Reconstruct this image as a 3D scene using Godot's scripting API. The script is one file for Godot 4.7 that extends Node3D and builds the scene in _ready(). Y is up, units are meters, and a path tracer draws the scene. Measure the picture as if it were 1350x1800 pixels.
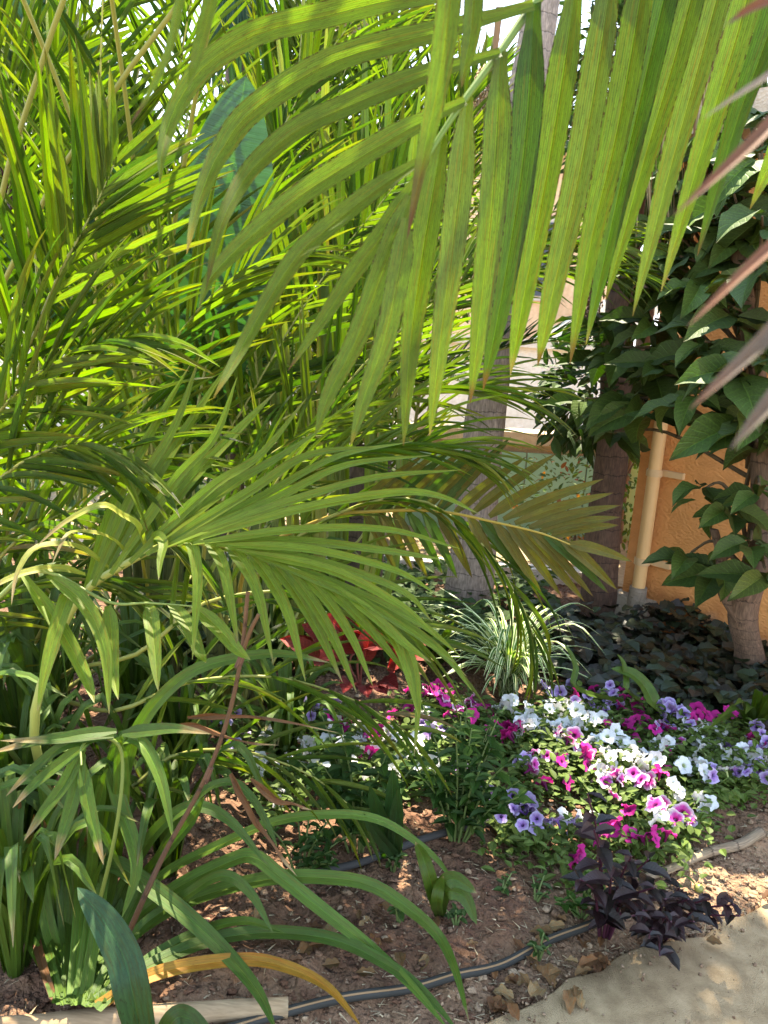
extends Node3D

const FPX := 1440.0          # focal length in photograph pixels (1350 x 1800)
const EYE := Vector3(0, 1.6, 0)
var cam_xf: Transform3D
var rng := RandomNumberGenerator.new()
var names := {}
var M := {}
var noise := FastNoiseLite.new()
var cache := {}

# ------------------------------------------------------------------ helpers
class MB:
	var v := PackedVector3Array()
	var n := PackedVector3Array()
	var uv := PackedVector2Array()
	var c := PackedColorArray()
	var i := PackedInt32Array()
	func add(p: Vector3, nn: Vector3, t: Vector2, col: Color) -> int:
		v.append(p); n.append(nn); uv.append(t); c.append(col)
		return v.size() - 1
	func tri(a: int, b: int, d: int) -> void:
		i.append(a); i.append(b); i.append(d)
	func quad(a: int, b: int, d: int, e: int) -> void:
		i.append(a); i.append(b); i.append(d); i.append(a); i.append(d); i.append(e)
	func mesh(m: Material) -> ArrayMesh:
		var arr := []
		arr.resize(Mesh.ARRAY_MAX)
		arr[Mesh.ARRAY_VERTEX] = v; arr[Mesh.ARRAY_NORMAL] = n; arr[Mesh.ARRAY_TEX_UV] = uv
		arr[Mesh.ARRAY_COLOR] = c; arr[Mesh.ARRAY_INDEX] = i
		var am := ArrayMesh.new()
		am.add_surface_from_arrays(Mesh.PRIMITIVE_TRIANGLES, arr)
		am.surface_set_material(0, m)
		return am

func P(u: float, v: float, d: float) -> Vector3:
	return cam_xf * Vector3((u - 675.0) / FPX * d, -(v - 900.0) / FPX * d, -d)

func G(u: float, v: float, h := 0.0) -> Vector3:
	var dir := (P(u, v, 1.0) - EYE)
	return EYE + dir * ((h - EYE.y) / dir.y)

func PP(a: Array) -> PackedVector3Array:
	var r := PackedVector3Array()
	for q in a: r.append(P(q[0], q[1], q[2]))
	return r

func numbered(s: String) -> String:
	if not names.has(s):
		names[s] = 0
		return s
	names[s] += 1
	return "%s_%03d" % [s, names[s]]

func tag(o: Node, label: String, category: String, group := "", kind := "") -> void:
	if label: o.set_meta("label", label)
	if category: o.set_meta("category", category)
	if group: o.set_meta("group", group)
	if kind: o.set_meta("kind", kind)

func thing(called: String, label: String, category: String, at: Vector3, group := "") -> Node3D:
	var o := Node3D.new()
	o.name = numbered(called)
	add_child(o)
	o.position = at
	tag(o, label, category, group)
	return o

func part(called: String, me: Mesh, parent: Node, xf := Transform3D.IDENTITY) -> MeshInstance3D:
	var o := MeshInstance3D.new()
	o.name = called
	o.mesh = me
	o.transform = xf
	parent.add_child(o, true)
	return o

func single(called: String, me: Mesh, label: String, category: String, at := Vector3.ZERO, group := "", kind := "") -> MeshInstance3D:
	var o := MeshInstance3D.new()
	o.name = numbered(called)
	o.mesh = me
	add_child(o)
	o.position = at
	tag(o, label, category, group, kind)
	return o

func heap(called: String, me: Mesh, xfs: Array, parent: Node, cols: Array = []) -> MultiMeshInstance3D:
	var mm := MultiMesh.new()
	mm.transform_format = MultiMesh.TRANSFORM_3D
	mm.use_colors = cols.size() > 0
	mm.mesh = me
	mm.instance_count = xfs.size()
	for k in xfs.size():
		mm.set_instance_transform(k, xfs[k])
		if cols: mm.set_instance_color(k, cols[k])
	var o := MultiMeshInstance3D.new()
	o.name = called
	o.multimesh = mm
	parent.add_child(o, true)
	o.set_meta("kind", "stuff")
	return o

func rf(a: float, b: float) -> float: return rng.randf_range(a, b)
func pick(a: Array): return a[rng.randi() % a.size()]

func smooth(pts: PackedVector3Array, n: int) -> PackedVector3Array:
	var r := PackedVector3Array()
	var m := pts.size()
	if m == 2:
		for k in n + 1: r.append(pts[0].lerp(pts[1], float(k) / n))
		return r
	for k in n + 1:
		var f := float(k) / n * (m - 1)
		var s := mini(int(f), m - 2)
		var t := f - s
		var a := pts[s - 1] if s > 0 else pts[0] * 2.0 - pts[1]
		var d := pts[s + 2] if s + 2 < m else pts[m - 1] * 2.0 - pts[m - 2]
		r.append(pts[s].cubic_interpolate(pts[s + 1], a, d, t))
	return r

func perp(v: Vector3, t: Vector3) -> Vector3:
	var r := v - t * v.dot(t)
	if r.length() < 1e-4: r = Vector3(t.y, t.z, t.x) - t * Vector3(t.y, t.z, t.x).dot(t)
	return r.normalized()

func tube(mb: MB, pts: PackedVector3Array, r0: float, r1: float, sides: int, col: Color, col2 = null, bumps := 0.0, cap := true) -> void:
	var m := pts.size()
	var ref := Vector3(0.31, 0.2, 0.93)
	var start := mb.v.size()
	var run := 0.0
	for k in m:
		var t := (pts[mini(k + 1, m - 1)] - pts[maxi(k - 1, 0)]).normalized()
		ref = perp(ref, t)
		var b := t.cross(ref)
		var f := float(k) / (m - 1)
		if k > 0: run += pts[k].distance_to(pts[k - 1])
		var c: Color = col if col2 == null else col.lerp(col2, f)
		var r := lerpf(r0, r1, f)
		for s in sides + 1:
			var a := TAU * s / sides
			var o := ref * cos(a) + b * sin(a)
			var rr := r
			if bumps > 0.0: rr *= 1.0 + bumps * noise.get_noise_3d(pts[k].x * 40 + cos(a) * 20, pts[k].y * 40, sin(a) * 20)
			mb.add(pts[k] + o * rr, o, Vector2(float(s) / sides, run), c)
	for k in m - 1:
		for s in sides:
			var q := start + k * (sides + 1) + s
			mb.quad(q, q + sides + 1, q + sides + 2, q + 1)
	if cap:
		for e: int in [0, m - 1]:
			var t := (pts[1] - pts[0]).normalized() * -1.0 if e == 0 else (pts[m - 1] - pts[m - 2]).normalized()
			var f := float(e) / (m - 1)
			var cc := mb.add(pts[e], t, Vector2(0.5, run * f), col if col2 == null or e == 0 else col2)
			for s in sides:
				var q := start + e * (sides + 1) + s
				var a := mb.add(mb.v[q], t, mb.uv[q], mb.c[q])
				var b := mb.add(mb.v[q + 1], t, mb.uv[q + 1], mb.c[q + 1])
				if e == 0: mb.tri(cc, a, b)
				else: mb.tri(cc, b, a)

func prof(kind: int, t: float) -> float:
	match kind:
		0: # palm leaflet
			return clampf((0.42 + 0.58 * smoothstep(0.0, 0.2, t)) * pow(maxf(0.0, 1.0 - pow(t, 2.9)), 0.85), 0.02, 1.0)
		1: # strap leaf
			return clampf((0.75 + 0.25 * smoothstep(0.0, 0.3, t)) * pow(maxf(0.0, 1.0 - pow(t, 4.5)), 0.75), 0.02, 1.0)
		2: # ovate leaf
			return clampf(1.02 * pow(sin(PI * pow(t, 0.8)), 0.85), 0.02, 1.0)
		3: # lance leaf
			return clampf(pow(sin(PI * pow(t, 0.72)), 1.1), 0.02, 1.0)
		4: # banana
			return clampf(pow(sin(PI * clampf(t * 0.97 + 0.03, 0, 1)), 0.62), 0.02, 1.0)
		_:
			return 1.0 - 0.9 * t

# a leaf blade along a path; four vertices a row so that the midrib is a crease
func blade(mb: MB, path: PackedVector3Array, w: float, kind: int, hint: Vector3, fold: float, base: Color, tip: Color, tipstart: float, twist := 0.0, wavy := 0.0) -> void:
	var m := path.size()
	var start := mb.v.size()
	var ph := rf(0, 100)
	for k in m:
		var f := float(k) / (m - 1)
		var t := (path[mini(k + 1, m - 1)] - path[maxi(k - 1, 0)]).normalized()
		var nn := perp(hint, t)
		if twist != 0.0: nn = nn.rotated(t, twist * f)
		var s := t.cross(nn)
		var ww := w * 0.5 * prof(kind, f)
		var up := nn * ww * fold
		var wv := nn * (wavy * ww * sin(f * 17.0 + ph)) if wavy != 0.0 else Vector3.ZERO
		var wv2 := nn * (wavy * ww * sin(f * 14.0 + ph + 2.0)) if wavy != 0.0 else Vector3.ZERO
		var c := base.lerp(tip, smoothstep(tipstart, minf(1.0, tipstart + 0.12), f + 0.03 * sin(ph + f * 40.0)))
		var var_ := 1.0 + 0.14 * noise.get_noise_2d(ph * 30.0, f * 220.0)
		c = Color(c.r * var_, c.g * var_, c.b * var_)
		var nl := (nn + s * fold).normalized()
		var nr := (nn - s * fold).normalized()
		mb.add(path[k] - s * ww + up + wv, nl, Vector2(0.0, f), c)
		mb.add(path[k], nl, Vector2(0.5, f), c)
		mb.add(path[k], nr, Vector2(0.5, f), c)
		mb.add(path[k] + s * ww + up + wv2, nr, Vector2(1.0, f), c)
	for k in m - 1:
		var a := start + k * 4
		mb.quad(a, a + 4, a + 5, a + 1)
		mb.quad(a + 2, a + 6, a + 7, a + 3)

# canonical leaf of length 1 along +x, width 1 along z, drooping to -y
func unit_leaf(kind: int, droop: float, base: Color, tip: Color, tipstart: float, mat: Material, fold := 0.035, segs := 8, side := 0.0, wavy := 0.0) -> ArrayMesh:
	var mb := MB.new()
	var pts := PackedVector3Array()
	var p := Vector3.ZERO
	var a := 0.0
	for k in segs + 1:
		pts.append(p)
		var f := float(k) / segs
		a = droop * pow(f, 1.3)
		p += Vector3(cos(a), -sin(a), side * f) / segs
	# width given in z only: build at width 1 then flatten the fold
	var start := 0
	for k in segs + 1:
		var f := float(k) / segs
		var t := (pts[mini(k + 1, segs)] - pts[maxi(k - 1, 0)]).normalized()
		var nn := perp(Vector3.UP, t)
		var ww := 0.5 * prof(kind, f)
		var up := nn * ww * 2.0 * fold
		var c := base.lerp(tip, smoothstep(tipstart, minf(1.0, tipstart + 0.1), f))
		var vv := 1.0 + 0.12 * noise.get_noise_2d(base.g * 9000.0 + droop * 300.0, f * 220.0)
		c = Color(c.r * vv, c.g * vv, c.b * vv)
		var wv := nn * wavy * sin(f * 15.0 + droop * 9.0) * ww
		var q := fold * 6.0
		mb.add(pts[k] + Vector3(0, 0, -ww) + up + wv, (nn + Vector3(0, 0, q)).normalized(), Vector2(0, f), c)
		mb.add(pts[k], (nn + Vector3(0, 0, q)).normalized(), Vector2(0.5, f), c)
		mb.add(pts[k], (nn - Vector3(0, 0, q)).normalized(), Vector2(0.5, f), c)
		mb.add(pts[k] + Vector3(0, 0, ww) + up - wv, (nn - Vector3(0, 0, q)).normalized(), Vector2(1, f), c)
	for k in segs:
		var b := start + k * 4
		mb.quad(b, b + 4, b + 5, b + 1)
		mb.quad(b + 2, b + 6, b + 7, b + 3)
	return mb.mesh(mat)

func leaf_xf(at: Vector3, dir: Vector3, up: Vector3, ln: float, w: float) -> Transform3D:
	var d := dir.normalized()
	var y := perp(up, d)
	var z := d.cross(y)
	return Transform3D(Basis(d * ln, y * ln, z * w), at)

# leaflet meshes shared by all fronds of one tone
func leaflet_mesh(tone: String, droop: float) -> ArrayMesh:
	var di := int(round(droop / 0.25))
	var vi := rng.randi() % 4
	var key := "%s/%d/%d" % [tone, di, vi]
	if not cache.has(key):
		var base: Color = TONES[tone]
		var k := 0.8 + 0.14 * vi
		base = Color(base.r * (k + 0.06 * (vi % 2)), base.g * k, base.b * k)
		var tip: Color = [TONES.dry, TONES.brown, base.lerp(TONES.yellow, 0.4), base][vi]
		var ts: float = [0.9, 0.93, 0.6, 1.0][vi]
		cache[key] = unit_leaf(0, di * 0.25, base, tip, ts, M.leaf, 0.022, 9, 0.12 * (vi - 1.5))
	return cache[key]

const TONES := {
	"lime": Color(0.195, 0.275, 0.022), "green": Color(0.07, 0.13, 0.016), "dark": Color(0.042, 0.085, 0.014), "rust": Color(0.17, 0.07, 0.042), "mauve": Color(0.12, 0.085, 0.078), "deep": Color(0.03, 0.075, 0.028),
	"olive": Color(0.165, 0.145, 0.022), "yellow": Color(0.42, 0.30, 0.03), "brown": Color(0.16, 0.075, 0.035), "dry": Color(0.33, 0.25, 0.16),
	"pale": Color(0.19, 0.25, 0.055), "teal": Color(0.065, 0.135, 0.07), "straw": Color(0.35, 0.36, 0.09), "ochre": Color(0.4, 0.2, 0.02), "mid": Color(0.098, 0.175, 0.019)}

# a feather frond: rachis along ctrl (world), leaflets on both sides
func frond(palm: Node3D, ctrl: PackedVector3Array, o: Dictionary) -> MeshInstance3D:
	var n: int = o.get("n", 30)
	var ln: float = o.get("len", 0.4)
	var w: float = o.get("w", 0.03)
	var a0: float = o.get("a0", 62.0)
	var a1: float = o.get("a1", 22.0)
	var up: Vector3 = o.get("up", Vector3.UP)
	var tones: Array = o.get("tones", ["green", "mid", "lime"])
	var droop: float = o.get("droop", 0.6)
	var vee: float = o.get("vee", 0.25)
	var t0: float = o.get("t0", 0.15)
	var sides: Array = o.get("sides", [-1, 1])
	var jit: float = o.get("jit", 0.2)
	var base := palm.position
	var local := PackedVector3Array()
	for p in ctrl: local.append(p - base)
	var path := smooth(local, 24)
	var mb := MB.new()
	var rc: Color = o.get("rc", Color(0.2, 0.2, 0.04))
	tube(mb, path, o.get("r", 0.009), 0.0018, 6, rc)
	var f := part("frond", mb.mesh(M.stem), palm)
	var sets := []
	for t in tones: sets.append([])
	for k in n:
		var t := t0 + (1.0 - t0) * (k + 0.5) / n
		for s in sides:
			if rng.randf() < 0.07: continue
			var tt := clampf(t + rf(-0.45, 0.45) / n, 0.0, 1.0)
			var fi := tt * 24.0
			var i0 := mini(int(fi), 23)
			var p := path[i0].lerp(path[i0 + 1], fi - i0)
			var tg := (path[mini(i0 + 2, 24)] - path[maxi(i0 - 1, 0)]).normalized()
			var nn := perp(up, tg)
			var sd: Vector3 = tg.cross(nn) * s
			var a := deg_to_rad(lerpf(a0, a1, tt)) * (1.0 + rf(-jit, jit))
			var dir := (tg * cos(a) + sd * sin(a) + nn * (vee + rf(-jit, jit))).normalized()
			var u := (nn + Vector3.UP * 0.7 + Vector3(rf(-1, 1), 0, rf(-1, 1)) * 0.35).normalized()
			var q := clampf((tt - t0) / (1.0 - t0), 0.0, 1.0)
			var L: float = ln * (0.45 + 0.62 * sin(PI * (0.12 + 0.8 * pow(q, 0.85)))) * (1.0 + rf(-0.08, 0.08))
			var xf := leaf_xf(p, dir, u, L, w * rf(0.85, 1.1))
			if o.get("stuff", false): sets[rng.randi() % tones.size()].append(xf)
			else: part("leaflet", leaflet_mesh(pick(tones) if rng.randf() > 0.02 else pick(["dry", "straw"]), clampf(droop * rf(0.6, 1.4), 0, 2.0)), f, xf)
	for k in tones.size():
		if sets[k]: heap("leaflets", leaflet_mesh(tones[k], droop), sets[k], f)
	return f

# one leaf placed by its own path
func strap(parent: Node3D, called: String, pts: Array, wpx: float, o := {}) -> MeshInstance3D:
	var cl := []
	for q in pts:
		var dd: float = q[2]
		var dir := P(q[0], q[1], 1.0) - EYE
		if dir.y < -0.05: dd = minf(dd, (0.088 - EYE.y) / dir.y)
		cl.append([q[0], q[1], dd])
	var wp := PP(cl)
	var d: float = pts[pts.size() / 2][2]
	var local := PackedVector3Array()
	var org := parent.position
	var up_node := parent.get_parent()
	while up_node != self:
		org += up_node.position
		up_node = up_node.get_parent()
	for p in wp: local.append(p - org)
	var path := smooth(local, o.get("segs", 16))
	var mid := wp[wp.size() / 2]
	var hint: Vector3 = ((EYE - mid).normalized() * o.get("face", 0.9) + Vector3.UP * o.get("upw", 0.35) + Vector3(rf(-0.3, 0.3), rf(-0.15, 0.15), 0)).normalized()
	var tone: Color = TONES[o.get("tone", "mid")]
	var k := rf(0.88, 1.12)
	tone = Color(tone.r * k, tone.g * k, tone.b * k)
	var tip: Color = TONES[o.get("tip", "dry")]
	var mb := MB.new()
	blade(mb, path, wpx / FPX * d, o.get("kind", 0), hint, o.get("fold", 0.28), tone, tip, o.get("ts", 0.93), o.get("twist", rf(-0.25, 0.25)), o.get("wavy", 0.0))
	return part(called, mb.mesh(o.get("mat", M.leaf)), parent)

# ------------------------------------------------------------------ materials
func image_tex(w: int, h: int, fn: Callable) -> Image:
	var im := Image.create(w, h, false, Image.FORMAT_RGB8)
	for y in h:
		for x in w: im.set_pixel(x, y, fn.call(x, y))
	return im

func grey(v: float) -> Color: return Color(v, v, v)

func mat(tex: Image, rough: float, back = null, bump: Image = null, bscale := 1.0, vc := true) -> StandardMaterial3D:
	var m := StandardMaterial3D.new()
	m.vertex_color_use_as_albedo = vc
	m.roughness = rough
	m.metallic_specular = 0.4
	m.cull_mode = BaseMaterial3D.CULL_DISABLED
	if tex: m.albedo_texture = ImageTexture.create_from_image(tex)
	if bump:
		var b: Image = bump.duplicate()
		b.bump_map_to_normal_map(bscale)
		m.normal_enabled = true
		m.normal_texture = ImageTexture.create_from_image(b)
	if back != null:
		m.backlight_enabled = true
		m.backlight = back
	return m

func fbm(seed_: int, freq: float, oct := 4) -> FastNoiseLite:
	var f := FastNoiseLite.new()
	f.seed = seed_; f.frequency = freq; f.fractal_octaves = oct
	f.noise_type = FastNoiseLite.TYPE_SIMPLEX_SMOOTH
	return f

func tile_tex(seed_: int, freq: float, a: Color, b: Color, size := 512, oct := 5, mid = null) -> NoiseTexture2D:
	var t := NoiseTexture2D.new()
	t.width = size; t.height = size; t.seamless = true
	t.noise = fbm(seed_, freq, oct)
	var g := Gradient.new()
	g.set_color(0, a); g.set_color(1, b)
	if mid != null: g.add_point(0.5, mid)
	t.color_ramp = g
	return t

func tile_height(seed_: int, freq: float, size := 512, oct := 5) -> NoiseTexture2D:
	var t := NoiseTexture2D.new()
	t.width = size; t.height = size; t.seamless = true
	t.noise = fbm(seed_, freq, oct)
	return t

func lin(r: float, g: float, b: float) -> Color: return Color(r, g, b).linear_to_srgb()

func materials() -> void:
	var nz := fbm(5, 0.05, 3)
	# palm leaf: fine lengthwise veins and blotches
	var veins := []
	for x in 96: veins.append(0.5 + 0.5 * nz.get_noise_2d(x * 9.0, 3.0))
	var palm := image_tex(96, 256, func(x, y):
		var d: float = absf(x - 47.5) / 47.5
		var v: float = 0.70 + 0.30 * veins[x] + 0.12 * nz.get_noise_2d(x * 1.5, y * 0.8 + 300.0)
		if d < 0.035: v = 1.0
		var spot := nz.get_noise_2d(x * 2.2 + 900.0, y * 2.2)
		var c := Color(v * 0.97, v, v * 0.9)
		var st: float = nz.get_noise_2d(x * 3.5 + 50.0, y * 0.22 + 40.0)
		if st > 0.18: c = c.lerp(Color(1.0, 0.72, 0.28), clampf((st - 0.18) * 3.0, 0.0, 0.65))
		if spot > 0.48: c = c.lerp(Color(0.62, 0.45, 0.25), 0.5)
		return c)
	var palmb := image_tex(96, 256, func(x, y): return grey(clampf(0.35 + 0.5 * veins[x] - (0.25 if absf(x - 47.5) < 2.5 else 0.0), 0, 1)))
	M.leaf = mat(palm, 0.52, Color(0.86, 1.0, 0.14), palmb, 2.0)
	var near := image_tex(160, 512, func(x, y):
		var d: float = absf(x - 79.5) / 79.5
		var line: float = smoothstep(0.22, 0.0, absf(fposmod(d * 7.0, 1.0) - 0.5)) * 0.22
		var v: float = 0.80 - line + 0.22 * nz.get_noise_2d(x * 14.0, 3.0 + y * 0.05) + 0.12 * nz.get_noise_2d(x * 1.2, y * 0.6 + 300.0)
		if d < 0.03: v = 1.0
		var c := Color(v * 0.97, v, v * 0.9)
		var st: float = nz.get_noise_2d(x * 2.6 + 50.0, y * 0.10 + 40.0)
		if st > 0.24: c = c.lerp(Color(1.0, 0.66, 0.22), clampf((st - 0.24) * 3.5, 0.0, 0.6))
		if nz.get_noise_2d(x * 2.4 + 900.0, y * 2.4) > 0.46: c = c.lerp(Color(0.5, 0.33, 0.18), 0.6)
		if d > 0.93 and nz.get_noise_2d(7.0, y * 1.5) > 0.15: c = Color(0.55, 0.38, 0.2)
		return c)
	M.near = mat(near, 0.5, Color(0.9, 1.0, 0.12), palmb, 2.5)
	M.strap = mat(palm, 0.55, Color(0.72, 0.8, 0.15), palmb, 3.0)
	M.dry = mat(palm, 0.75, Color(0.3, 0.24, 0.16), palmb, 3.0)
	# broad leaf: pale midrib, curved side veins
	var broadh := func(x, y):
		var d: float = absf(x - 63.5) / 63.5
		var q := fposmod((y / 192.0 - d * 0.16) * 11.0, 1.0)
		var side: float = smoothstep(0.13, 0.0, minf(q, 1.0 - q))
		return maxf(side * 0.7, smoothstep(0.06, 0.02, d))
	var broad := image_tex(128, 192, func(x, y):
		var h: float = broadh.call(x, y)
		var v: float = 0.74 + 0.14 * nz.get_noise_2d(x * 2.0, y * 2.0) + 0.26 * h
		return Color(v, v, v * 0.9))
	var broadb := image_tex(128, 192, func(x, y): return grey(clampf(0.6 - 0.45 * broadh.call(x, y) + 0.15 * nz.get_noise_2d(x * 3.0, y * 3.0 + 70), 0, 1)))
	M.broad = mat(broad, 0.58, Color(0.5, 0.62, 0.2), broadb, 3.0)
	M.soft = mat(broad, 0.6, Color(0.75, 0.9, 0.3), broadb, 2.5)
	M.purple = mat(broad, 0.42, Color(0.25, 0.12, 0.18), broadb, 4.0)
	M.red = mat(broad, 0.5, Color(0.8, 0.3, 0.25), broadb, 3.0)
	var ban := image_tex(64, 512, func(x, y):
		var d: float = absf(x - 31.5) / 31.5
		var v: float = 0.86 + 0.07 * nz.get_noise_2d(4.0, y * 4.0 - d * 8.0) + 0.08 * nz.get_noise_2d(x * 1.0, y * 1.0 + 99)
		return Color(1, 1, 0.8) if d < 0.07 else grey(v))
	var banb := image_tex(64, 512, func(x, y):
		var d: float = absf(x - 31.5) / 31.5
		return grey(0.5 + 0.5 * nz.get_noise_2d(4.0, y * 6.0 - d * 8.0)))
	M.banana = mat(ban, 0.5, Color(0.6, 0.8, 0.3), banb, 1.0)
	# variegated strap
	var vari := image_tex(64, 64, func(x, y):
		var d: float = absf(x - 31.5) / 31.5 + 0.12 * nz.get_noise_2d(x * 0.5, y * 2.0)
		return Color(1, 1, 1) if d > 0.5 else Color(0.36, 0.52, 0.20))
	M.vari = mat(vari, 0.45, Color(0.7, 0.8, 0.35), palmb, 1.5)
	var petal := image_tex(256, 64, func(x, y):
		var v: float = 0.9 + 0.1 * nz.get_noise_2d(x * 6.0, y * 0.6)
		return grey(v))
	M.petal = mat(petal, 0.6, Color(0.7, 0.7, 0.7))
	M.stem = mat(null, 0.5)
	# bark: rings and vertical fibre
	var trunk := image_tex(256, 512, func(x, y):
		var u: float = cos(x / 256.0 * TAU) * 30.0
		var w: float = sin(x / 256.0 * TAU) * 30.0
		var fib := nz.get_noise_3d(u * 4.0, w * 4.0, y * 0.5)
		var ring := fposmod(y / 64.0 + 0.10 * nz.get_noise_3d(u, w, y * 0.2), 1.0)
		var v: float = 0.8 + 0.2 * fib + 0.12 * nz.get_noise_3d(u, w, y * 0.6 + 50) - (0.22 if ring < 0.06 else 0.0)
		return Color(v, v * 0.98, v * 0.96))
	M.bark = mat(trunk, 0.85, null, trunk, 5.0)
	M.bark.uv1_scale = Vector3(1, 1.0, 1)
	M.plain = mat(null, 0.8)
	# ground
	M.soil = mat(null, 0.95, null, null, 1.0, true)
	M.soil.albedo_texture = tile_tex(11, 0.02, lin(0.55, 0.5, 0.45), lin(1.0, 0.98, 0.95), 512, 6)
	M.soil.uv1_triplanar = true; M.soil.uv1_world_triplanar = true
	M.soil.uv1_scale = Vector3(2.3, 2.3, 2.3)
	M.soil.heightmap_enabled = true
	M.soil.heightmap_texture = tile_height(12, 0.035, 512, 6)
	M.soil.heightmap_scale = 2.2
	M.path = mat(null, 0.9, null, null, 1.0, false)
	M.path.albedo_color = Color(1, 1, 1)
	M.path.albedo_texture = tile_tex(21, 0.011, lin(0.22, 0.15, 0.076), lin(0.43, 0.315, 0.175), 1024, 6, lin(0.32, 0.23, 0.122))
	M.path.albedo_texture.noise.fractal_octaves = 9
	M.path.albedo_texture.noise.fractal_gain = 0.62
	M.path.uv1_triplanar = true; M.path.uv1_world_triplanar = true
	M.path.uv1_scale = Vector3(1.1, 1.1, 1.1)
	var pn := tile_height(22, 0.22, 1024, 3)
	pn.as_normal_map = true; pn.bump_strength = 5.0
	M.path.normal_enabled = true
	M.path.normal_texture = pn
	M.path.normal_scale = 1.3
	M.stucco = mat(null, 0.9, null, null, 1.0, true)
	M.stucco.albedo_texture = tile_tex(31, 0.012, lin(0.78, 0.76, 0.72), lin(1, 1, 1), 1024, 6)
	M.stucco.uv1_triplanar = true; M.stucco.uv1_world_triplanar = true
	M.stucco.uv1_scale = Vector3(0.9, 0.9, 0.9)
	M.stucco.heightmap_enabled = true
	M.stucco.heightmap_texture = tile_height(32, 0.06, 1024, 3)
	M.stucco.heightmap_scale = 0.7
	M.wood = mat(null, 0.8)
	M.wood.albedo_texture = tile_tex(71, 0.03, lin(0.45, 0.42, 0.38), lin(1, 1, 1), 512, 5)
	M.wood.uv1_triplanar = true; M.wood.uv1_world_triplanar = true
	M.wood.uv1_scale = Vector3(0.9, 9.0, 9.0)
	M.paint = mat(null, 0.45)
	M.rubber = mat(null, 0.75)
	M.earth = mat(null, 0.95, null, null, 1.0, false)
	M.earth.albedo_texture = tile_tex(41, 0.02, lin(0.2, 0.17, 0.12), lin(0.38, 0.33, 0.25), 512, 5)
	M.earth.uv1_triplanar = true; M.earth.uv1_world_triplanar = true
	M.earth.uv1_scale = Vector3(0.4, 0.4, 0.4)

# ------------------------------------------------------------------ ground
var edge: PackedVector3Array
func edge_z(x: float) -> float:
	if x <= edge[0].x: return edge[0].z
	for k in edge.size() - 1:
		if x <= edge[k + 1].x:
			return lerpf(edge[k].z, edge[k + 1].z, (x - edge[k].x) / (edge[k + 1].x - edge[k].x))
	return edge[edge.size() - 1].z

var soil_a := fbm(51, 1.3, 3)
var soil_b := fbm(52, 9.0, 3)
var soil_c := fbm(53, 30.0, 2)
func soil_h(x: float, z: float) -> float:
	var e := edge_z(x) - z   # metres behind the path edge
	if e < 0.0: return -0.06
	var k := smoothstep(0.0, 0.35, e)
	var lump := soil_b.get_noise_2d(x, z)
	return -0.005 + k * (0.035 + 0.035 * soil_a.get_noise_2d(x, z)) + (0.006 + 0.026 * k) * maxf(lump, -0.3) + (0.006 + 0.008 * k) * absf(soil_c.get_noise_2d(x * 0.7, z * 0.7))

func on(p: Vector3) -> Vector3: return Vector3(p.x, soil_h(p.x, p.z), p.z)

func box_mb(mb: MB, c: Vector3, s: Vector3, col: Color) -> void:
	for ax in 3:
		for sg in [-1.0, 1.0]:
			var n := Vector3.ZERO; n[ax] = sg
			var a := Vector3.ZERO; a[(ax + 1) % 3] = s[(ax + 1) % 3] / 2
			var b := Vector3.ZERO; b[(ax + 2) % 3] = s[(ax + 2) % 3] / 2
			if sg > 0: var t := a; a = b; b = t
			var o := c + n * s[ax] / 2
			var q := []
			for e in [[-1, -1], [1, -1], [1, 1], [-1, 1]]:
				q.append(mb.add(o + a * e[0] + b * e[1], n, Vector2(e[0], e[1]), col))
			mb.quad(q[0], q[1], q[2], q[3])

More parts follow.
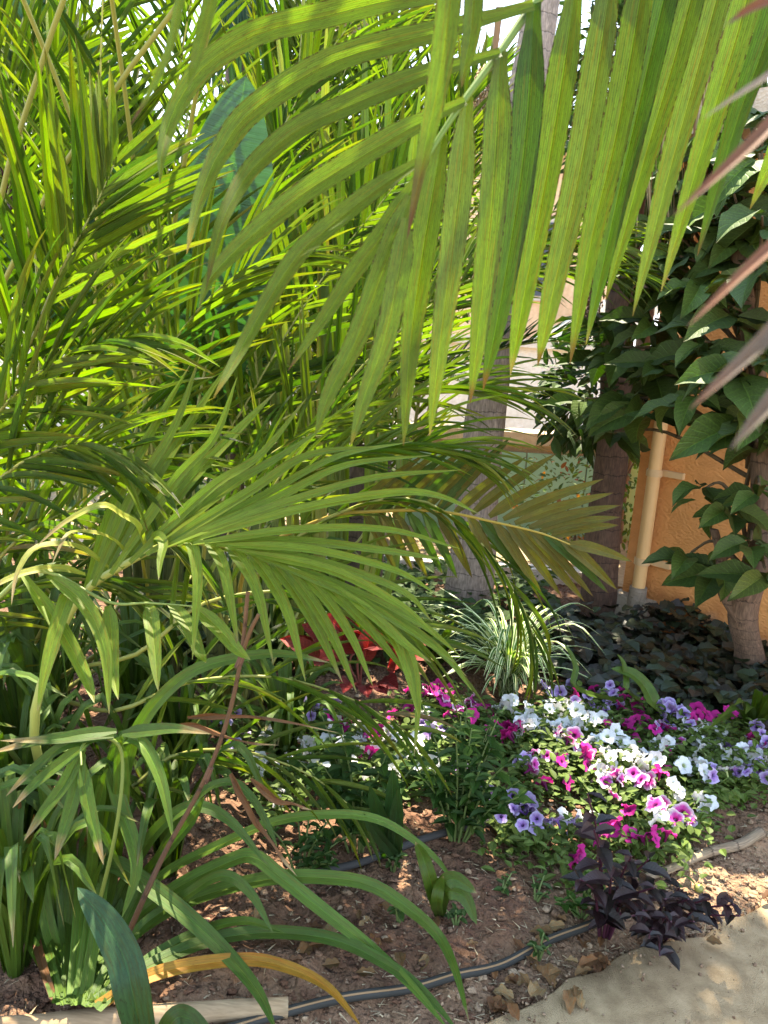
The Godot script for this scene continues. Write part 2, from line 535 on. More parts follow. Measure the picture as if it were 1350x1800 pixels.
func build_ground() -> void:
	var mb := MB.new()
	box_mb(mb, Vector3(0, -0.2, -10), Vector3(160, 0.2, 160), Color.WHITE)
	single("ground", mb.mesh(M.earth), "", "", Vector3.ZERO, "", "structure")
	# path edge, read from the photograph on the ground plane
	var e := PackedVector3Array([Vector3(-4, 0, -0.75), Vector3(-1.2, 0, -1.25), Vector3(-0.4, 0, -1.42)])
	for q in [[800, 1830], [880, 1785], [956, 1744], [1000, 1712], [1039, 1700], [1110, 1668], [1190, 1650], [1246, 1635], [1300, 1602], [1350, 1576]]:
		e.append(G(q[0], q[1], 0.02))
	var last := e[e.size() - 1]
	e.append(last + Vector3(0.7, 0, -0.35)); e.append(last + Vector3(3.0, 0, -1.0))
	edge = e
	# soil bed
	mb = MB.new()
	var x0 := -3.2; var z0 := -5.35; var st := 0.026
	var nx := int(6.6 / st); var nzz := int(4.9 / st)
	for j in nzz + 1:
		for i in nx + 1:
			var x := x0 + i * st; var z := z0 + j * st
			var y := soil_h(x, z)
			var dx := soil_h(x + 0.01, z) - soil_h(x - 0.01, z)
			var dz := soil_h(x, z + 0.01) - soil_h(x, z - 0.01)
			var m := 0.5 + 0.5 * soil_a.get_noise_2d(x * 2.0 + 9.0, z * 2.0)
			var c := Color(0.13, 0.062, 0.036).lerp(Color(0.24, 0.145, 0.085), clampf(m + 0.5 * soil_c.get_noise_2d(x + 3.0, z), 0, 1))
			var sandy := smoothstep(0.55, 0.1, edge_z(x) - z) * smoothstep(0.35, 0.8, x) + 0.6 * smoothstep(0.35, 0.05, edge_z(x) - z)
			c = c.lerp(Color(0.40, 0.28, 0.17), clampf(sandy, 0, 1) * (0.45 + 0.5 * soil_b.get_noise_2d(x, z + 5.0)))
			mb.add(Vector3(x, y, z), Vector3(-dx, 0.02, -dz).normalized(), Vector2(x, z), c)
	for j in nzz:
		for i in nx:
			var a := j * (nx + 1) + i
			mb.quad(a, a + 1, a + nx + 2, a + nx + 1)
	var bed := single("soil_bed", mb.mesh(M.soil), "", "", Vector3.ZERO, "", "structure")
	# path slab
	mb = MB.new()
	var fine := PackedVector3Array()
	var nn := 160
	for k in nn + 1:
		var x := lerpf(-4.0, 3.6, float(k) / nn)
		var z := edge_z(x) + 0.028 * soil_b.get_noise_2d(x * 0.8, 7.0) + 0.014 * soil_c.get_noise_2d(x, 3.0)
		fine.append(Vector3(x, 0.022 + 0.004 * soil_b.get_noise_2d(x, 2.0), z))
	for k in nn + 1:
		var p := fine[k]
		mb.add(Vector3(p.x, -0.08, p.z - 0.012), Vector3(0, 0.2, -1).normalized(), Vector2.ZERO, Color.WHITE)
		mb.add(Vector3(p.x, p.y - 0.012, p.z), Vector3(0, 0.4, -1).normalized(), Vector2.ZERO, Color.WHITE)
		mb.add(Vector3(p.x, p.y, p.z + 0.014), Vector3(0, 1, -0.3).normalized(), Vector2.ZERO, Color.WHITE)
		mb.add(Vector3(p.x, 0.026, p.z + 0.2), Vector3.UP, Vector2.ZERO, Color.WHITE)
		mb.add(Vector3(p.x, 0.03, 4.0), Vector3.UP, Vector2.ZERO, Color.WHITE)
	for k in nn:
		for r in 4:
			var a := k * 5 + r
			mb.quad(a, a + 5, a + 6, a + 1)
	single("path", mb.mesh(M.path), "", "", Vector3.ZERO, "", "structure")
	# sunlit paving behind the bed with its kerb
	mb = MB.new()
	box_mb(mb, Vector3(0, -0.06, -8.2), Vector3(16, 0.16, 5.4), Color.WHITE)
	single("pavement", mb.mesh(M.path), "", "", Vector3.ZERO, "", "structure")
	mb = MB.new()
	box_mb(mb, Vector3(-0.3, 0.02, -5.42), Vector3(3.6, 0.24, 0.14), Color(0.62, 0.58, 0.5))
	single("kerb", mb.mesh(M.stucco), "", "", Vector3.ZERO, "", "structure")
	# clods and chips on the soil
	var rock := MB.new()
	var sp := SphereMesh.new(); sp.radius = 1; sp.height = 2; sp.radial_segments = 7; sp.rings = 4
	var arr := sp.get_mesh_arrays()
	for k in arr[Mesh.ARRAY_VERTEX].size():
		var q: Vector3 = arr[Mesh.ARRAY_VERTEX][k]
		rock.add(q * (1.0 + 0.9 * noise.get_noise_3dv(q * 22.0)) * Vector3(1, 0.8, 0.75), arr[Mesh.ARRAY_NORMAL][k], Vector2.ZERO, Color.WHITE)
	rock.i = arr[Mesh.ARRAY_INDEX]
	var rm := rock.mesh(M.soil)
	var xfs := []; var cols := []
	for k in 14000:
		var x := rf(-1.6, 1.9); var z := edge_z(x) - 0.02 - pow(rng.randf(), 1.4) * 2.2
		var s := 0.0025 + 0.011 * pow(rng.randf(), 4.0)
		xfs.append(Transform3D(Basis.from_euler(Vector3(rf(0, 6), rf(0, 6), rf(0, 6))).scaled(Vector3(s * rf(0.7, 1.5), s * rf(0.5, 0.9), s)), Vector3(x, soil_h(x, z) + s * 0.3, z)))
		var sandy := smoothstep(0.3, 0.7, x) * 0.5
		cols.append(Color(0.16, 0.08, 0.045).lerp(Color(0.42, 0.31, 0.2), clampf(pow(rng.randf(), 2.5) + sandy * rng.randf(), 0, 1)))
	for k in 700:
		var x := rf(-0.3, 1.7); var z := edge_z(x) + 0.7 * pow(rng.randf(), 3.0)
		var s := 0.0015 + 0.005 * pow(rng.randf(), 3.0)
		xfs.append(Transform3D(Basis.from_euler(Vector3(rf(0, 6), rf(0, 6), rf(0, 6))).scaled(Vector3(s, s, s)), Vector3(x, 0.027 + s * 0.3, z)))
		cols.append(Color(0.2, 0.12, 0.07).lerp(Color(0.4, 0.3, 0.2), rng.randf()))
	var hp := heap(numbered("soil_crumbs"), rm, xfs, self, cols)
	tag(hp, "reddish brown soil crumbs and gravel strewn over the flower bed", "gravel", "", "stuff")
	# straw bits
	xfs = []; cols = []
	var chip := unit_leaf(5, 0.3, Color.WHITE, Color.WHITE, 1.0, M.plain, 0.05, 2)
	for k in 2600:
		var x := rf(-1.3, 1.8); var z := edge_z(x) - 0.01 - pow(rng.randf(), 1.8) * 1.6
		var a := rf(0, TAU)
		var l := rf(0.008, 0.035)
		xfs.append(leaf_xf(Vector3(x, soil_h(x, z) + 0.006, z), Vector3(cos(a), rf(-0.2, 0.3), sin(a)), Vector3(rf(-0.5, 0.5), 1, rf(-0.5, 0.5)), l, rf(0.002, 0.006)))
		cols.append(Color(0.45, 0.36, 0.22) * rf(0.4, 1.1))
	hp = heap(numbered("straw_litter"), chip, xfs, self, cols)
	tag(hp, "straw coloured plant litter strewn over the soil", "litter", "", "stuff")

# ------------------------------------------------------------------ building, pipe, far walls
func build_walls() -> void:
	var a := G(1086, 1096); var b := G(1290, 1166)
	var dir := (b - a); dir.y = 0; dir = dir.normalized()
	var nrm := Vector3(-dir.z, 0, dir.x)
	if nrm.z < 0: nrm = -nrm
	var house := thing("orange_house", "orange stuccoed house wall behind the big leaved shrub", "house", a)
	var back := -nrm
	var H := 2.75
	var mb := MB.new()
	# front face, subdivided and stained near the ground, then the return wall
	var oc := Color(0.67, 0.30, 0.095)
	for f in 2:
		var d: Vector3 = dir if f == 0 else back
		var n: Vector3 = nrm if f == 0 else -dir
		var L := 3.4 if f == 0 else 4.0
		var ni := int(L / 0.06); var nj := int(H / 0.06)
		var s0 := mb.v.size()
		for j in nj + 1:
			for i in ni + 1:
				var x := L * i / ni; var y := H * j / nj - 0.05
				var p := d * x + Vector3(0, y, 0)
				var q := soil_b.get_noise_2d(x * 0.5 + f * 31.0, y * 0.35) + 0.6 * soil_a.get_noise_2d(x * 1.5, y * 2.0 + 8.0)
				var st := clampf(smoothstep(0.34, 0.05, y + 0.22 * q) , 0, 1)
				var c := oc.lerp(Color(0.34, 0.105, 0.03), st * 0.75)
				var chip := smoothstep(0.28, 0.40, soil_b.get_noise_2d(x * 0.8 + 5.0, y * 0.8)) * smoothstep(0.3, 0.05, y)
				c = c.lerp(Color(0.45, 0.36, 0.27), chip * 0.8)
				var k := 1.0 + 0.12 * soil_a.get_noise_2d(x * 0.9 + 40.0, y * 0.9)
				mb.add(p, n, Vector2(x, y), Color(c.r * k, c.g * k, c.b * k))
		for j in nj:
			for i in ni:
				var q := s0 + j * (ni + 1) + i
				if f == 0: mb.quad(q, q + ni + 1, q + ni + 2, q + 1)
				else: mb.quad(q, q + 1, q + ni + 2, q + ni + 1)
	# close the block: top and two hidden sides
	var k0 := [Vector3.ZERO, dir * 3.4, dir * 3.4 + back * 4.0, back * 4.0]
	var top := []
	for p in k0: top.append(mb.add(p + Vector3(0, H - 0.05, 0), Vector3.UP, Vector2.ZERO, oc))
	mb.quad(top[0], top[1], top[2], top[3])
	for e in [[1, 2, dir], [2, 3, back]]:
		var q := []
		for yy in [-0.05, H - 0.05]:
			for ii in 2: q.append(mb.add(k0[e[ii]] + Vector3(0, yy, 0), e[2], Vector2.ZERO, oc))
		mb.quad(q[0], q[1], q[3], q[2])
	part("wall", mb.mesh(M.stucco), house)
	# roof slab with overhang
	mb = MB.new()
	box_mb(mb, Vector3.ZERO, Vector3(3.9, 0.16, 4.5), Color(0.5, 0.4, 0.3))
	var rx := Transform3D(Basis(dir, Vector3.UP, dir.cross(Vector3.UP)), dir * 1.7 + back * 2.0 + Vector3(0, H + 0.035, 0))
	part("roof", mb.mesh(M.stucco), house, rx)
	# concrete footing at the corner, under the pipe
	mb = MB.new()
	box_mb(mb, Vector3.ZERO, Vector3(0.26, 0.24, 0.12), Color(0.40, 0.33, 0.25))
	part("footing", mb.mesh(M.stucco), house, Transform3D(Basis(dir, Vector3.UP, dir.cross(Vector3.UP)), dir * 0.1 + nrm * 0.03 + Vector3(0, 0.09, 0)))
	# drainpipe
	var hit := func(u, v):
		var o := EYE; var r := (P(u, v, 1.0) - EYE)
		return o + r * ((a + nrm * 0.06 - o).dot(nrm) / r.dot(nrm))
	var pb: Vector3 = hit.call(1121, 1042)
	var pipe := thing("drainpipe", "cream plastic drainpipe strapped to the corner of the orange wall", "pipe", Vector3(pb.x, 0.1, pb.z))
	mb = MB.new()
	var pts := PackedVector3Array([Vector3(0, 0.16, 0), Vector3(0, 1.2, 0), Vector3(0, 2.45, 0)])
	tube(mb, pts, 0.037, 0.037, 20, Color(0.66, 0.40, 0.17))
	part("tube", mb.mesh(M.paint), pipe)
	mb = MB.new()
	tube(mb, PackedVector3Array([Vector3(0, -0.06, 0), Vector3(0, 0.05, 0), Vector3(0, 0.18, 0)]), 0.056, 0.05, 18, Color(0.3, 0.24, 0.18))
	part("shoe", mb.mesh(M.stucco), pipe)
	for v in [988.0, 828.0, 600.0]:
		var w: Vector3 = hit.call(1135, v)
		mb = MB.new()
		var y: float = w.y - 0.1
		tube(mb, PackedVector3Array([Vector3(0, y - 0.02, 0), Vector3(0, y + 0.02, 0)]), 0.045, 0.045, 20, Color(0.58, 0.38, 0.19))
		var o2 := MB.new()
		box_mb(o2, Vector3.ZERO, Vector3(0.16, 0.034, 0.03), Color(0.58, 0.38, 0.19))
		var br := part("bracket", mb.mesh(M.paint), pipe)
		part("strap", o2.mesh(M.paint), br, Transform3D(Basis(dir, Vector3.UP, dir.cross(Vector3.UP)), dir * 0.075 + Vector3(0, y, 0) - nrm * 0.045))

	# low plastered wall with green sheeting, far behind the bed
	var gw := P(915, 860, 7.2)
	var lw := thing("garden_wall", "low tan plastered garden wall with stone coping and pale green sheeting", "wall", Vector3(gw.x, 0, gw.z))
	var wt := P(915, 775, 7.2).y
	mb = MB.new(); box_mb(mb, Vector3(0, wt / 2, 0), Vector3(2.2, wt, 0.22), Color(0.5, 0.40, 0.27)); part("wall", mb.mesh(M.stucco), lw)
	mb = MB.new(); box_mb(mb, Vector3(0, wt + 0.05, 0), Vector3(2.3, 0.1, 0.34), Color(0.62, 0.5, 0.34)); part("coping", mb.mesh(M.stucco), lw)
	for k in 4:
		mb = MB.new(); box_mb(mb, Vector3(-0.78 + 0.52 * k, wt * 0.46, 0.135), Vector3(0.508, wt * 0.9, 0.03), Color(0.24, 0.42, 0.30) * (0.92 + 0.05 * k)); part("panel", mb.mesh(M.paint), lw)
	# peach house farther back
	var ph := P(880, 560, 12.5)
	var hs := thing("peach_house", "pale peach rendered house far beyond the palm trunk", "house", Vector3(ph.x, 0, ph.z))
	mb = MB.new(); box_mb(mb, Vector3(-0.6, 2.2, -1.5), Vector3(4.4, 4.4, 3.0), Color(0.80, 0.54, 0.34)); part("wall", mb.mesh(M.stucco), hs)
	mb = MB.new(); box_mb(mb, Vector3(0, 0, 0), Vector3(2.6, 0.5, 0.5), Color(0.85, 0.8, 0.7)); part("stair_parapet", mb.mesh(M.stucco), hs, Transform3D(Basis(Vector3(0, 0, 1), 0.55), Vector3(1.2, 1.9, 0.45)))
	mb = MB.new(); box_mb(mb, Vector3(-0.6, 4.5, -1.45), Vector3(4.8, 0.2, 3.5), Color(0.6, 0.5, 0.4)); part("roof", mb.mesh(M.stucco), hs)
	for k in 2:
		mb = MB.new(); box_mb(mb, Vector3(-1.9 + 2.3 * k, 2.9, 0.03), Vector3(0.9, 1.2, 0.08), Color(0.5, 0.42, 0.34))
		var wn := part("window", mb.mesh(M.paint), hs)
		mb = MB.new(); box_mb(mb, Vector3(-1.9 + 2.3 * k, 2.9, 0.075), Vector3(0.76, 1.06, 0.02), Color(0.06, 0.07, 0.08)); part("pane", mb.mesh(M.paint), wn)
	# white rendered boundary wall that closes the garden
	var bw := thing("boundary_wall", "long white rendered boundary wall closing the garden behind the trees", "wall", Vector3(-2.5, 0, -10.6))
	mb = MB.new(); box_mb(mb, Vector3(0, 0.8, 0), Vector3(14, 1.6, 0.2), Color(0.82, 0.79, 0.72)); part("wall", mb.mesh(M.stucco), bw)
	mb = MB.new(); box_mb(mb, Vector3(0, 1.65, 0), Vector3(14.1, 0.1, 0.32), Color(0.75, 0.7, 0.62)); part("coping", mb.mesh(M.stucco), bw)

# ------------------------------------------------------------------ trunks and trees
func trunk_mesh(pts: PackedVector3Array, r0: float, r1: float, col: Color, rings := 0.0, flare := 0.0, mt: Material = null) -> ArrayMesh:
	var path := smooth(pts, 70)
	var mb := MB.new()
	var sides := 18
	var run := 0.0
	for k in path.size():
		var f := float(k) / (path.size() - 1)
		if k > 0: run += path[k].distance_to(path[k - 1])
		var r := lerpf(r0, r1, f) * (1.0 + flare * pow(maxf(0.0, 1.0 - f * 4.0), 2.0))
		if rings > 0.0: r *= 1.0 + 0.025 * smoothstep(0.75, 1.0, fposmod(run / rings, 1.0))
		for s in sides + 1:
			var a := TAU * s / sides
			var o := Vector3(cos(a), 0, sin(a))
			var rr := r * (1.0 + 0.09 * noise.get_noise_3d(o.x * 40.0, path[k].y * 50.0, o.z * 40.0 + r0 * 500.0))
			var k2 := 1.0 + 0.35 * noise.get_noise_3d(o.x * 30.0, path[k].y * 40.0 + 50.0, o.z * 30.0)
			mb.add(path[k] + o * rr, o, Vector2(float(s) / sides * 2.0, run * 1.2), Color(col.r * k2, col.g * k2, col.b * k2))
	for k in path.size() - 1:
		for s in sides:
			var q := k * (sides + 1) + s
			mb.quad(q, q + 1, q + sides + 2, q + sides + 1)
	return mb.mesh(mt if mt else M.bark)

func bush_crown(called: String, parent: Node3D, center: Vector3, rad: Vector3, n: int, tones: Array, size: float, m: Material, hollow := 0.35) -> void:
	var per := []
	for t in tones: per.append([])
	var g := fbm(int(center.x * 100 + n), 1.4 / maxf(rad.x, 0.3), 2)
	for k in n:
		var d := Vector3(rf(-1, 1), rf(-1, 1), rf(-1, 1))
		if d.length() > 1.0 or d.length() < 0.05: continue
		var q := pow(d.length(), hollow)
		var p := center + d.normalized() * q * rad * (0.8 + 0.5 * g.get_noise_3dv(d.normalized() * 2.0 + center))
		if g.get_noise_3dv(p * 1.7) < -0.28: continue
		var dir := (d.normalized() + Vector3(rf(-1, 1), rf(-0.9, 0.5), rf(-1, 1)) * 0.9).normalized()
		per[rng.randi() % tones.size()].append(leaf_xf(p, dir, Vector3.UP + Vector3(rf(-0.6, 0.6), 0, rf(-0.6, 0.6)), size * rf(0.6, 1.2), size * rf(0.3, 0.5)))
	for t in tones.size():
		var key := "bush/%s" % [str(tones[t])]
		if not cache.has(key): cache[key] = unit_leaf(2, 0.5, tones[t], tones[t], 1.0, m, 0.05, 4)
		heap(called, cache[key], per[t], parent)

func tree(called: String, label: String, at: Vector3, h: float, rad: Vector3, n: int, tones: Array, size: float, trunk_r: float, group := "") -> void:
	var t := thing(called, label, "tree" if trunk_r > 0.03 else "bush", at, group)
	part("trunk", trunk_mesh(PackedVector3Array([Vector3(0, -0.1, 0), Vector3(rf(-0.1, 0.1), h * 0.5, rf(-0.1, 0.1)), Vector3(0, h, 0)]), trunk_r, trunk_r * 0.5, Color(0.14, 0.10, 0.07), 0.0, 0.6), t)
	bush_crown("crown", t, Vector3(0, h, 0), rad, n, tones, size, M.soft)

func hanging_bunch(palm: Node3D, top: Vector3, bottom: Vector3, rad: float, n: int, col: Color) -> void:
	var mb := MB.new()
	var base := palm.position
	tube(mb, smooth(PackedVector3Array([top - base + Vector3(0, 0.25, 0.05), top - base + Vector3(0, 0.08, 0.02), top - base]), 8), 0.02, 0.012, 7, Color(0.2, 0.12, 0.06))
	for k in n:
		var a := rf(0, TAU); var rr := rad * sqrt(rng.randf())
		var off := Vector3(cos(a) * rr, 0, sin(a) * rr)
		var e := bottom - base + off * 0.75 + Vector3(0, rf(-0.03, 0.25) * top.distance_to(bottom), 0)
		var path := smooth(PackedVector3Array([top - base + off * 0.2, (top - base).lerp(e, 0.3) + off * 0.8, e]), 26)
		var c := col * rf(0.6, 1.3)
		# knobbly strand: small beads along it
		for j in path.size() - 1:
			var p := path[j]
			var b := 0.0035 + 0.0035 * rng.randf()
			var s := mb.v.size()
			var w := Vector3(rf(-1, 1), rf(-1, 1), rf(-1, 1)) * 0.005
			for q in [Vector3(1, 0, 0), Vector3(-0.5, 0, 0.87), Vector3(-0.5, 0, -0.87)]:
				mb.add(p + q * b + w, q, Vector2.ZERO, c * rf(0.7, 1.5))
			var t0 := mb.add(p + w + Vector3(0, b * 2.2, 0), Vector3.UP, Vector2.ZERO, c)
			var t1 := mb.add(p + w - Vector3(0, b * 2.2, 0), Vector3.DOWN, Vector2.ZERO, c)
			for q in 3:
				mb.tri(s + q, s + (q + 1) % 3, t0)
				mb.tri(s + (q + 1) % 3, s + q, t1)
	part("fruit_stalk", mb.mesh(M.plain), palm).set_meta("label", "dense hanging bunch of brown fruit strands")

func build_trees() -> void:
	# grey ringed palm in the middle; its unseen crown is shaped to shade the path
	var b := on(G(822, 1075))
	var palm := thing("grey_palm", "tall palm with smooth grey ringed trunk behind the spider plant", "palm", b)
	var d := 4.75
	var tp := PackedVector3Array([Vector3(0, -0.1, 0)])
	for q in [[832, 960], [850, 760], [877, 540], [915, 230], [950, 20], [975, -120]]: tp.append(P(q[0], q[1], d) - b)
	var bend := tp[tp.size() - 1]
	for q in [Vector3(0.12, 1.1, 0.08), Vector3(0.32, 2.5, 0.35), Vector3(0.6, 3.9, 0.65)]: tp.append(bend + q)
	part("trunk", trunk_mesh(tp, 0.125, 0.085, Color(0.40, 0.33, 0.28), 0.16, 0.35), palm)
	var top := tp[tp.size() - 1] + b
	for k in 18:
		var az := TAU * k / 18.0 + 0.2
		var young := sin(az) > -0.35   # fronds kept short on this side so the crown lets the sun past
		if young and k % 2 == 0: continue
		var h := Vector3(cos(az), 0, sin(az))
		var L := rf(0.45, 0.65) if young else rf(1.2, 1.4)
		var rise := rf(0.35, 0.75)
		frond(palm, PackedVector3Array([top - Vector3(0, 0.04, 0), top + h * L * 0.35 + Vector3(0, rise, 0), top + h * L * 0.75 + Vector3(0, rise * 0.9, 0), top + h * L + Vector3(0, rise * 0.3, 0)]), {"n": 48, "len": 0.22 if young else 0.5, "w": 0.025 if young else 0.05, "tones": ["mid"], "droop": 0.75, "stuff": true, "r": 0.02})
	# fruit stalks in view
	hanging_bunch(palm, P(1072, 300, 4.3), P(1026, 618, 4.3), 0.075, 120, Color(0.22, 0.13, 0.11))
	hanging_bunch(palm, P(556, 95, 4.5), P(541, 290, 4.5), 0.065, 90, Color(0.22, 0.12, 0.10))
	hanging_bunch(palm, P(868, 110, 4.4), P(838, 215, 4.4), 0.08, 60, Color(0.36, 0.25, 0.14))
	var sp := strap(palm, "spathe", [[540, 40, 4.5], [590, 50, 4.45], [640, 75, 4.4], [690, 110, 4.4]], 62, {"tone": "dry", "tip": "brown", "kind": 3, "fold": 0.7, "mat": M.dry, "upw": 0.9})
	sp.set_meta("label", "dry brown boat shaped spathe")
	# brown trunk beside the house
	b = on(G(1052, 1088))
	var bt := thing("brown_tree", "tree with rough dark brown trunk beside the orange wall", "tree", b)
	tp = PackedVector3Array([Vector3(0, -0.1, 0)])
	for q in [[1060, 930], [1078, 780], [1090, 560], [1120, 300]]: tp.append(P(q[0], q[1], 4.7) - b)
	tp.append(tp[tp.size() - 1] + Vector3(0.3, 0.45, -0.2))
	tp.append(tp[tp.size() - 1] + Vector3(0.4, 0.5, -0.25))
	part("trunk", trunk_mesh(tp, 0.1, 0.075, Color(0.14, 0.085, 0.058), 0.0, 0.2), bt)
	var c1 := P(1040, 690, 4.9) - b
	bush_crown("crown", bt, c1, Vector3(0.36, 0.36, 0.36), 1300, [Color(0.06, 0.12, 0.026), Color(0.08, 0.145, 0.03)], 0.13, M.broad)
	bush_crown("crown", bt, tp[tp.size() - 1] + Vector3(0.1, 0.1, -0.1), Vector3(0.7, 0.45, 0.6), 1900, [Color(0.06, 0.12, 0.026), Color(0.08, 0.145, 0.03)], 0.13, M.broad)
	# background trees and bushes
	var gset := "trees and bushes in the background"
	var tn := [Color(0.10, 0.17, 0.03), Color(0.07, 0.13, 0.03)]
	tree("garden_tree", "leafy garden tree before the white boundary wall", Vector3(-3.6, 0, -8.6), 2.6, Vector3(1.6, 1.5, 1.3), 5200, tn, 0.17, 0.09, gset)
	tree("garden_tree", "leafy garden tree before the white boundary wall", Vector3(-1.5, 0, -9.0), 2.9, Vector3(1.2, 1.4, 1.1), 3600, tn, 0.16, 0.08, gset)
	tree("garden_tree", "leafy garden tree over the roof of the orange house", Vector3(4.2, 0, -10.5), 4.2, Vector3(2.2, 2.0, 1.8), 5200, tn, 0.2, 0.12, gset)
	tree("garden_tree", "light green leafy tree behind the hanging fruit strands", Vector3(0.35, 0, -8.2), 3.0, Vector3(0.9, 1.5, 0.9), 2600, [Color(0.14, 0.21, 0.035), Color(0.18, 0.24, 0.05)], 0.12, 0.06, gset)
	tree("garden_tree", "light green leafy tree behind the fan palm blades", Vector3(-0.9, 0, -7.0), 2.7, Vector3(0.9, 1.3, 0.8), 2600, [Color(0.14, 0.21, 0.035), Color(0.18, 0.24, 0.05)], 0.12, 0.06, gset)
	tree("garden_tree", "dense green tree rising behind the corner of the orange house", Vector3(1.95, 0, -6.9), 3.6, Vector3(1.0, 1.15, 0.8), 5200, [Color(0.06, 0.12, 0.026), Color(0.08, 0.145, 0.03)], 0.15, 0.08, gset)
	var low := [Color(0.13, 0.2, 0.035), Color(0.08, 0.15, 0.03), Color(0.16, 0.22, 0.05)]
	for q in [[-0.35, -6.5, 0.42, 0.5], [-1.2, -6.2, 0.5, 0.6], [-2.1, -6.0, 0.6, 0.7], [-3.0, -5.8, 0.7, 0.8]]:
		tree("low_bush", "rounded low green bush behind the flower bed", Vector3(q[0], 0, q[1]), q[2], Vector3(q[3], q[3] * 0.75, q[3] * 0.7), 1500, low, 0.11, 0.015, gset)
	tree("orange_bush", "low bush with orange pink flowers beside the brown trunk", Vector3(P(985, 930, 6.2).x, 0, P(985, 930, 6.2).z), 0.5, Vector3(0.38, 0.5, 0.3), 900, [Color(0.5, 0.15, 0.07), Color(0.14, 0.2, 0.04), Color(0.2, 0.25, 0.05), Color(0.1, 0.17, 0.03)], 0.07, 0.012)
	tree("narrow_bush", "narrow green bush in the gap beside the orange wall corner", Vector3(P(1105, 900, 6.6).x, 0, P(1105, 900, 6.6).z), 0.8, Vector3(0.3, 0.9, 0.3), 1100, low, 0.07, 0.012)

